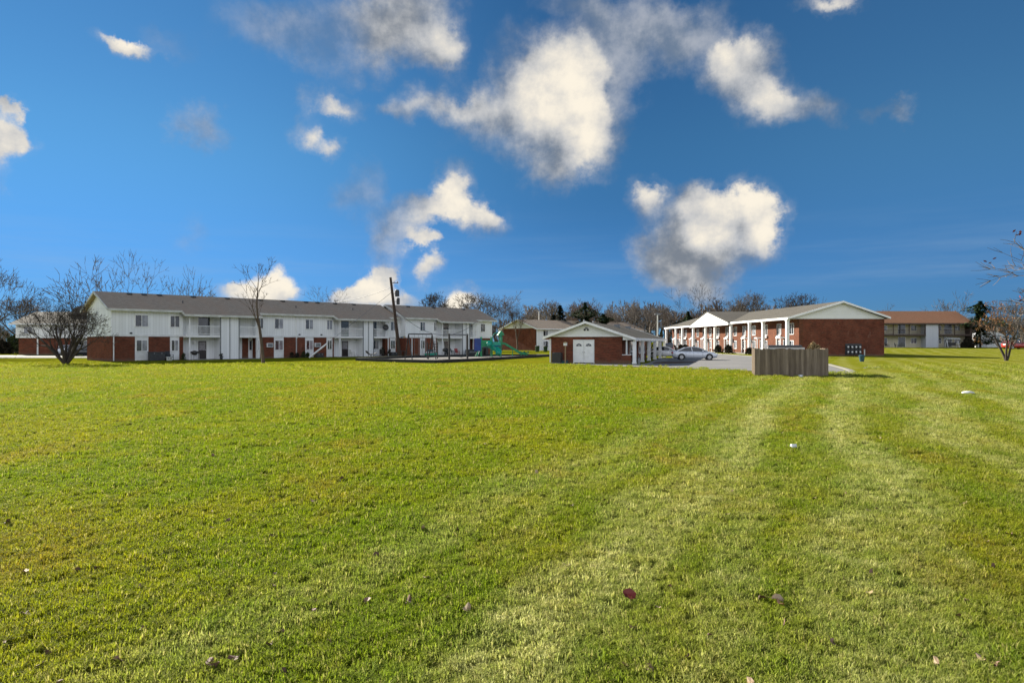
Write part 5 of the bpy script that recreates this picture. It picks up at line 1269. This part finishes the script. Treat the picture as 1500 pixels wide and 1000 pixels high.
# ------------------------------------------------------------------ sky, clouds and sun
SUN_AZ, SUN_EL = -43.0, 23.0
def build_world():
    w = bpy.data.worlds.new('World'); sc.world = w; w.use_nodes = True; nt = w.node_tree
    bgd = nt.nodes['Background']
    sky = N(nt, 'ShaderNodeTexSky'); sky.sky_type = 'NISHITA'; sky.sun_disc = False
    sky.sun_elevation = R(SUN_EL); sky.sun_rotation = R(SUN_AZ); sky.dust_density = 0; sky.air_density = 1; sky.ozone_density = 5
    # ---- cloud field in azimuth / elevation
    dirv = N(nt, 'ShaderNodeTexCoord').outputs['Generated']
    sep = N(nt, 'ShaderNodeSeparateXYZ'); L(nt, dirv, sep.inputs[0])
    az = math_(nt, 'ARCTAN2', sep.outputs[0], sep.outputs[1]); el = math_(nt, 'ARCSINE', sep.outputs[2])
    cb = N(nt, 'ShaderNodeCombineXYZ'); L(nt, az, cb.inputs[0]); L(nt, el, cb.inputs[1]); ae = cb.outputs[0]
    def field_group(name, blobs, warp=.055, amp=.9):
        g = bpy.data.node_groups.new(name, 'ShaderNodeTree')
        g.interface.new_socket('P', in_out='INPUT', socket_type='NodeSocketVector'); g.interface.new_socket('D', in_out='OUTPUT', socket_type='NodeSocketFloat')
        gi = N(g, 'NodeGroupInput'); go = N(g, 'NodeGroupOutput'); p = gi.outputs[0]
        n1 = N(g, 'ShaderNodeTexNoise'); n1.inputs['Scale'].default_value = 9; n1.inputs['Detail'].default_value = 6; n1.inputs['Roughness'].default_value = .62; L(g, p, n1.inputs['Vector'])
        sb = N(g, 'ShaderNodeVectorMath', operation='SUBTRACT'); L(g, n1.outputs['Color'], sb.inputs[0]); sb.inputs[1].default_value = (.5, .5, .5)
        s2 = N(g, 'ShaderNodeVectorMath', operation='SCALE'); L(g, sb.outputs[0], s2.inputs[0]); s2.inputs['Scale'].default_value = warp * 2
        ad = N(g, 'ShaderNodeVectorMath', operation='ADD'); L(g, p, ad.inputs[0]); L(g, s2.outputs[0], ad.inputs[1]); q = ad.outputs[0]
        acc = None
        for (cx, cy, rx, ry, rot, a) in blobs:
            a = a * 1.18 if a < .75 else a
            u, v = (cx - 750) / F, (HY - cy) / F; A = math.atan(u); E = math.atan(v / math.sqrt(1 + u * u))
            kx = math.cos(A) ** 2; ky = math.cos(A) * math.cos(E) ** 2
            ra, rb = max(rx * kx, 1) / F * .98, max(ry * ky, 1) / F * .98
            mp = N(g, 'ShaderNodeMapping'); mp.vector_type = 'TEXTURE'
            mp.inputs['Location'].default_value = (A, E, 0); mp.inputs['Rotation'].default_value = (0, 0, R(rot)); mp.inputs['Scale'].default_value = (ra, rb, 1)
            if acc is None: L(g, q, mp.inputs[0])
            else:   # makes each blob wait for the one before it, which keeps the shader stack small
                ch_ = N(g, 'ShaderNodeVectorMath', operation='MULTIPLY_ADD'); L(g, acc, ch_.inputs[0]); ch_.inputs[1].default_value = (1e-7,) * 3; L(g, q, ch_.inputs[2]); L(g, ch_.outputs[0], mp.inputs[0])
            ln = N(g, 'ShaderNodeVectorMath', operation='LENGTH'); L(g, mp.outputs[0], ln.inputs[0])
            f = math_(g, 'MULTIPLY', ramp(g, ln.outputs['Value'], 0, 1.75, 1., 0.), a)
            acc = f if acc is None else math_(g, 'MULTIPLY_ADD', f, math_(g, 'SUBTRACT', 1., acc), acc)
        L(g, acc, go.inputs[0]); return g
    # cx, cy, rx, ry, rotation (ccw), amount — measured cloud shapes
    white = [(850, 95, 50, 52, 0, 1), (800, 130, 75, 62, 0, 1), (845, 170, 55, 70, 0, 1), (812, 225, 42, 45, 0, .8), (745, 175, 52, 60, 0, .8), (690, 150, 50, 32, 0, .62), (620, 150, 52, 24, 0, .55), (575, 150, 22, 12, 0, .35), (600, 25, 70, 62, 0, .72), (645, 62, 36, 36, 0, .62), (560, 20, 40, 40, 0, .4), (890, 205, 30, 45, 0, .45),
             (1060, 85, 48, 50, 0, .95), (1105, 125, 62, 48, -40, .9), (1140, 160, 34, 24, -30, .6), (1196, 158, 30, 24, 0, .5), (1330, 162, 26, 14, 0, .4), (1275, 160, 30, 12, 0, .3), (1222, 6, 40, 20, 0, .55),
             (952, 282, 32, 28, 0, .85), (1012, 298, 32, 26, 0, .9), (1075, 315, 62, 36, 0, 1), (1105, 350, 45, 42, 0, 1), (1040, 355, 70, 48, 0, 1), (985, 360, 60, 42, 0, .8), (1000, 395, 60, 32, 0, .72),
             (620, 300, 50, 24, 15, .6), (662, 285, 24, 42, 0, .62), (705, 318, 40, 26, -8, .72), (590, 335, 40, 36, 30, .5), (615, 358, 26, 12, 0, .65), (630, 395, 22, 22, 0, .6), (560, 355, 18, 34, -20, .38),
             (487, 143, 40, 24, 0, .55), (455, 190, 28, 22, -20, .5), (488, 205, 16, 18, 0, .45), (195, 58, 52, 15, -6, .72), (4, 152, 20, 16, 0, .7), (14, 205, 34, 34, 20, .62), (-20, 215, 40, 50, 0, .6),
             (392, 412, 36, 24, 25, .85), (355, 430, 40, 16, 20, .8), (545, 425, 46, 26, 15, 1), (510, 440, 34, 16, 0, .95), (568, 405, 22, 20, 0, .8), (590, 440, 30, 18, 0, .7), (678, 445, 30, 20, 0, .6), (785, 462, 16, 6, 0, .3)]
    grey = [(590, 30, 80, 60, 0, .6), (480, 45, 110, 55, 0, .34), (385, 40, 80, 44, -20, .24), (260, 45, 55, 30, -15, .2), (930, 55, 70, 50, -10, .55), (880, 10, 90, 36, 0, .5), (915, 120, 38, 40, 0, .45), (990, 50, 50, 34, 0, .35), (745, 75, 32, 30, 0, .18),
            (290, 185, 38, 34, -30, .42), (275, 338, 30, 26, 40, .2), (535, 285, 36, 48, 0, .34), (985, 370, 62, 42, 0, .75), (1010, 400, 62, 34, 0, .62), (1010, 20, 60, 30, 0, .35), (720, 180, 60, 40, 0, .25), (800, 245, 46, 40, 0, .35), (1125, 150, 50, 34, 0, .3)]
    bright = [(840, 120, 70, 60, 0, 1), (860, 195, 34, 60, 0, 1), (790, 150, 40, 50, 0, .6), (1065, 75, 50, 42, 0, .8), (1130, 140, 40, 34, -30, .75), (1075, 300, 75, 30, 0, 1), (1120, 340, 36, 36, 0, 1), (952, 275, 30, 24, 0, .8), (1040, 350, 30, 22, 0, .7), (655, 55, 40, 50, 0, .42), (690, 150, 50, 30, 0, .4), (700, 310, 60, 24, 0, .8), (625, 355, 40, 60, 0, .75), (660, 280, 30, 30, 0, .7),
              (545, 420, 60, 30, 0, 1), (390, 410, 60, 30, 20, 1), (195, 58, 50, 20, 0, .9), (10, 190, 50, 70, 0, .7), (485, 150, 40, 30, 0, .5), (470, 200, 40, 30, 0, .5), (675, 445, 40, 20, 0, .9), (1222, 6, 40, 20, 0, .6), (610, 145, 50, 20, 0, .3)]
    gw_ = field_group('white_clouds', white); gg = field_group('grey_clouds', grey, .075); gb = field_group('lit_clouds', bright, .03)
    def use(g, v):
        n = N(nt, 'ShaderNodeGroup'); n.node_tree = g; L(nt, v, n.inputs[0]); return n.outputs[0]
    fb1 = noise(nt, ae, 14, 9, .62); fb2 = noise(nt, ae, 38, 7, .6)
    fbm = math_(nt, 'ADD', math_(nt, 'MULTIPLY', math_(nt, 'SUBTRACT', fb1, .5), 1.3), math_(nt, 'MULTIPLY', math_(nt, 'SUBTRACT', fb2, .5), .38))
    Wd = use(gw_, ae)
    Bd = use(gb, ae)
    wx = math_(nt, 'ADD', Wd, math_(nt, 'MULTIPLY', fbm, .6))
    hard = ramp(nt, wx, .26, .70); soft = ramp(nt, wx, -.05, 1.15)
    bk = ramp(nt, Bd, .15, .6)
    wa = math_(nt, 'ADD', math_(nt, 'MULTIPLY', hard, bk), math_(nt, 'MULTIPLY', soft, math_(nt, 'SUBTRACT', 1., bk)))
    wa = math_(nt, 'MULTIPLY', wa, ramp(nt, Wd, .02, .2))
    Gd = use(gg, ae); ga = ramp(nt, math_(nt, 'ADD', Gd, math_(nt, 'MULTIPLY', fbm, .22)), .0, .9)
    ga = math_(nt, 'MULTIPLY', ga, ramp(nt, Gd, .0, .22))
    # billow relief: field here against the field a little higher and left
    off = N(nt, 'ShaderNodeVectorMath', operation='ADD'); L(nt, ae, off.inputs[0]); off.inputs[1].default_value = (.010, .016, 0)
    fo1 = noise(nt, off.outputs[0], 14, 9, .62); fo2 = noise(nt, off.outputs[0], 38, 7, .6)
    fo = math_(nt, 'ADD', math_(nt, 'MULTIPLY', math_(nt, 'SUBTRACT', fo1, .5), 1.3), math_(nt, 'MULTIPLY', math_(nt, 'SUBTRACT', fo2, .5), .38))
    rel = math_(nt, 'SUBTRACT', fbm, fo)
    lit = math_(nt, 'ADD', math_(nt, 'ADD', math_(nt, 'MULTIPLY', Bd, .74), .17), math_(nt, 'MULTIPLY', rel, .75), clamp=True)
    big = noise(nt, ae, 6, 3, .5)
    lit = math_(nt, 'ADD', lit, math_(nt, 'MULTIPLY', math_(nt, 'SUBTRACT', big, .5), .45), clamp=True)
    cw = mixc(nt, ramp(nt, lit, 0, .55), (.19, .22, .265), (.60, .60, .60)); cw = mixc(nt, ramp(nt, lit, .42, .95), cw, (.98, .90, .76))
    cg = mixc(nt, ramp(nt, fb1, .35, .65), (.18, .235, .32), (.43, .46, .52))
    # ---- clear sky
    gm = N(nt, 'ShaderNodeGamma'); gm.inputs[1].default_value = 1.0
    sc1 = N(nt, 'ShaderNodeVectorMath', operation='SCALE'); L(nt, sky.outputs[0], sc1.inputs[0]); sc1.inputs['Scale'].default_value = .1
    L(nt, sc1.outputs[0], gm.inputs[0])
    hz = ramp(nt, el, R(-1), R(17)); tint = mixc(nt, hz, (.19, .43, .90), (.49, .84, .94))
    dk = math_(nt, 'POWER', math_(nt, 'ABSOLUTE', math_(nt, 'SUBTRACT', az, .12)), 2)
    dk = math_(nt, 'MULTIPLY', math_(nt, 'EXPONENT', math_(nt, 'MULTIPLY', dk, -8.)), ramp(nt, el, R(0), R(12)))
    skc = mixc(nt, 1.0, gm.outputs[0], tint, 'MULTIPLY')
    skc = mixc(nt, math_(nt, 'MULTIPLY', dk, .9), skc, mixc(nt, 1.0, skc, (.52, .60, .66), 'MULTIPLY'))
    # thin streaks near the horizon
    strk = noise(nt, scaled(nt, ae, (2.2, 26, 1)), 1, 5, .6)
    sm = math_(nt, 'MULTIPLY', ramp(nt, strk, .42, .8), math_(nt, 'MULTIPLY', ramp(nt, el, R(12), R(3)), .34))
    skc = mixc(nt, sm, skc, (.34, .47, .62))
    c = mixc(nt, ga, skc, cg); c = mixc(nt, wa, c, cw)
    # bright band added to the unseen sky behind the camera, fill for shaded walls
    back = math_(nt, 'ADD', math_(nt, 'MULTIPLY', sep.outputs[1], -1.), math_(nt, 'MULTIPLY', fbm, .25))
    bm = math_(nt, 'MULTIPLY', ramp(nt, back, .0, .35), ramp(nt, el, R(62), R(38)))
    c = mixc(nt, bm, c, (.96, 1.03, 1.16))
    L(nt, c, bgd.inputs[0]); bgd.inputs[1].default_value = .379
    w.cycles.sampling_method = 'MANUAL'; w.cycles.sample_map_resolution = 512
build_world()
sl = bpy.data.lights.new('sun', 'SUN'); sl.energy = 5.0; sl.angle = R(.6); sl.color = (1, .93, .80)
so = bpy.data.objects.new('sun', sl); COL.objects.link(so)
sv = Vector((math.sin(R(SUN_AZ)) * math.cos(R(SUN_EL)), math.cos(R(SUN_AZ)) * math.cos(R(SUN_EL)), math.sin(R(SUN_EL))))
so.rotation_euler = sv.to_track_quat('Z', 'Y').to_euler()

# ------------------------------------------------------------------ camera
cam = bpy.data.cameras.new('camera'); cam.lens = 24.0; cam.sensor_width = 36; cam.clip_end = 6000; cam.clip_start = .1
cam.shift_y = .5 / 1500
co = bpy.data.objects.new('camera', cam); COL.objects.link(co); co.location = (0, 0, CAMZ); co.rotation_euler = (R(90), 0, 0); sc.camera = co
sc.view_settings.view_transform = 'Standard'; sc.view_settings.look = 'None'; sc.view_settings.gamma = 1; sc.view_settings.exposure = 1.4
sc.cycles.use_denoising = True
sc.cycles.max_bounces = 5; sc.cycles.transparent_max_bounces = 4
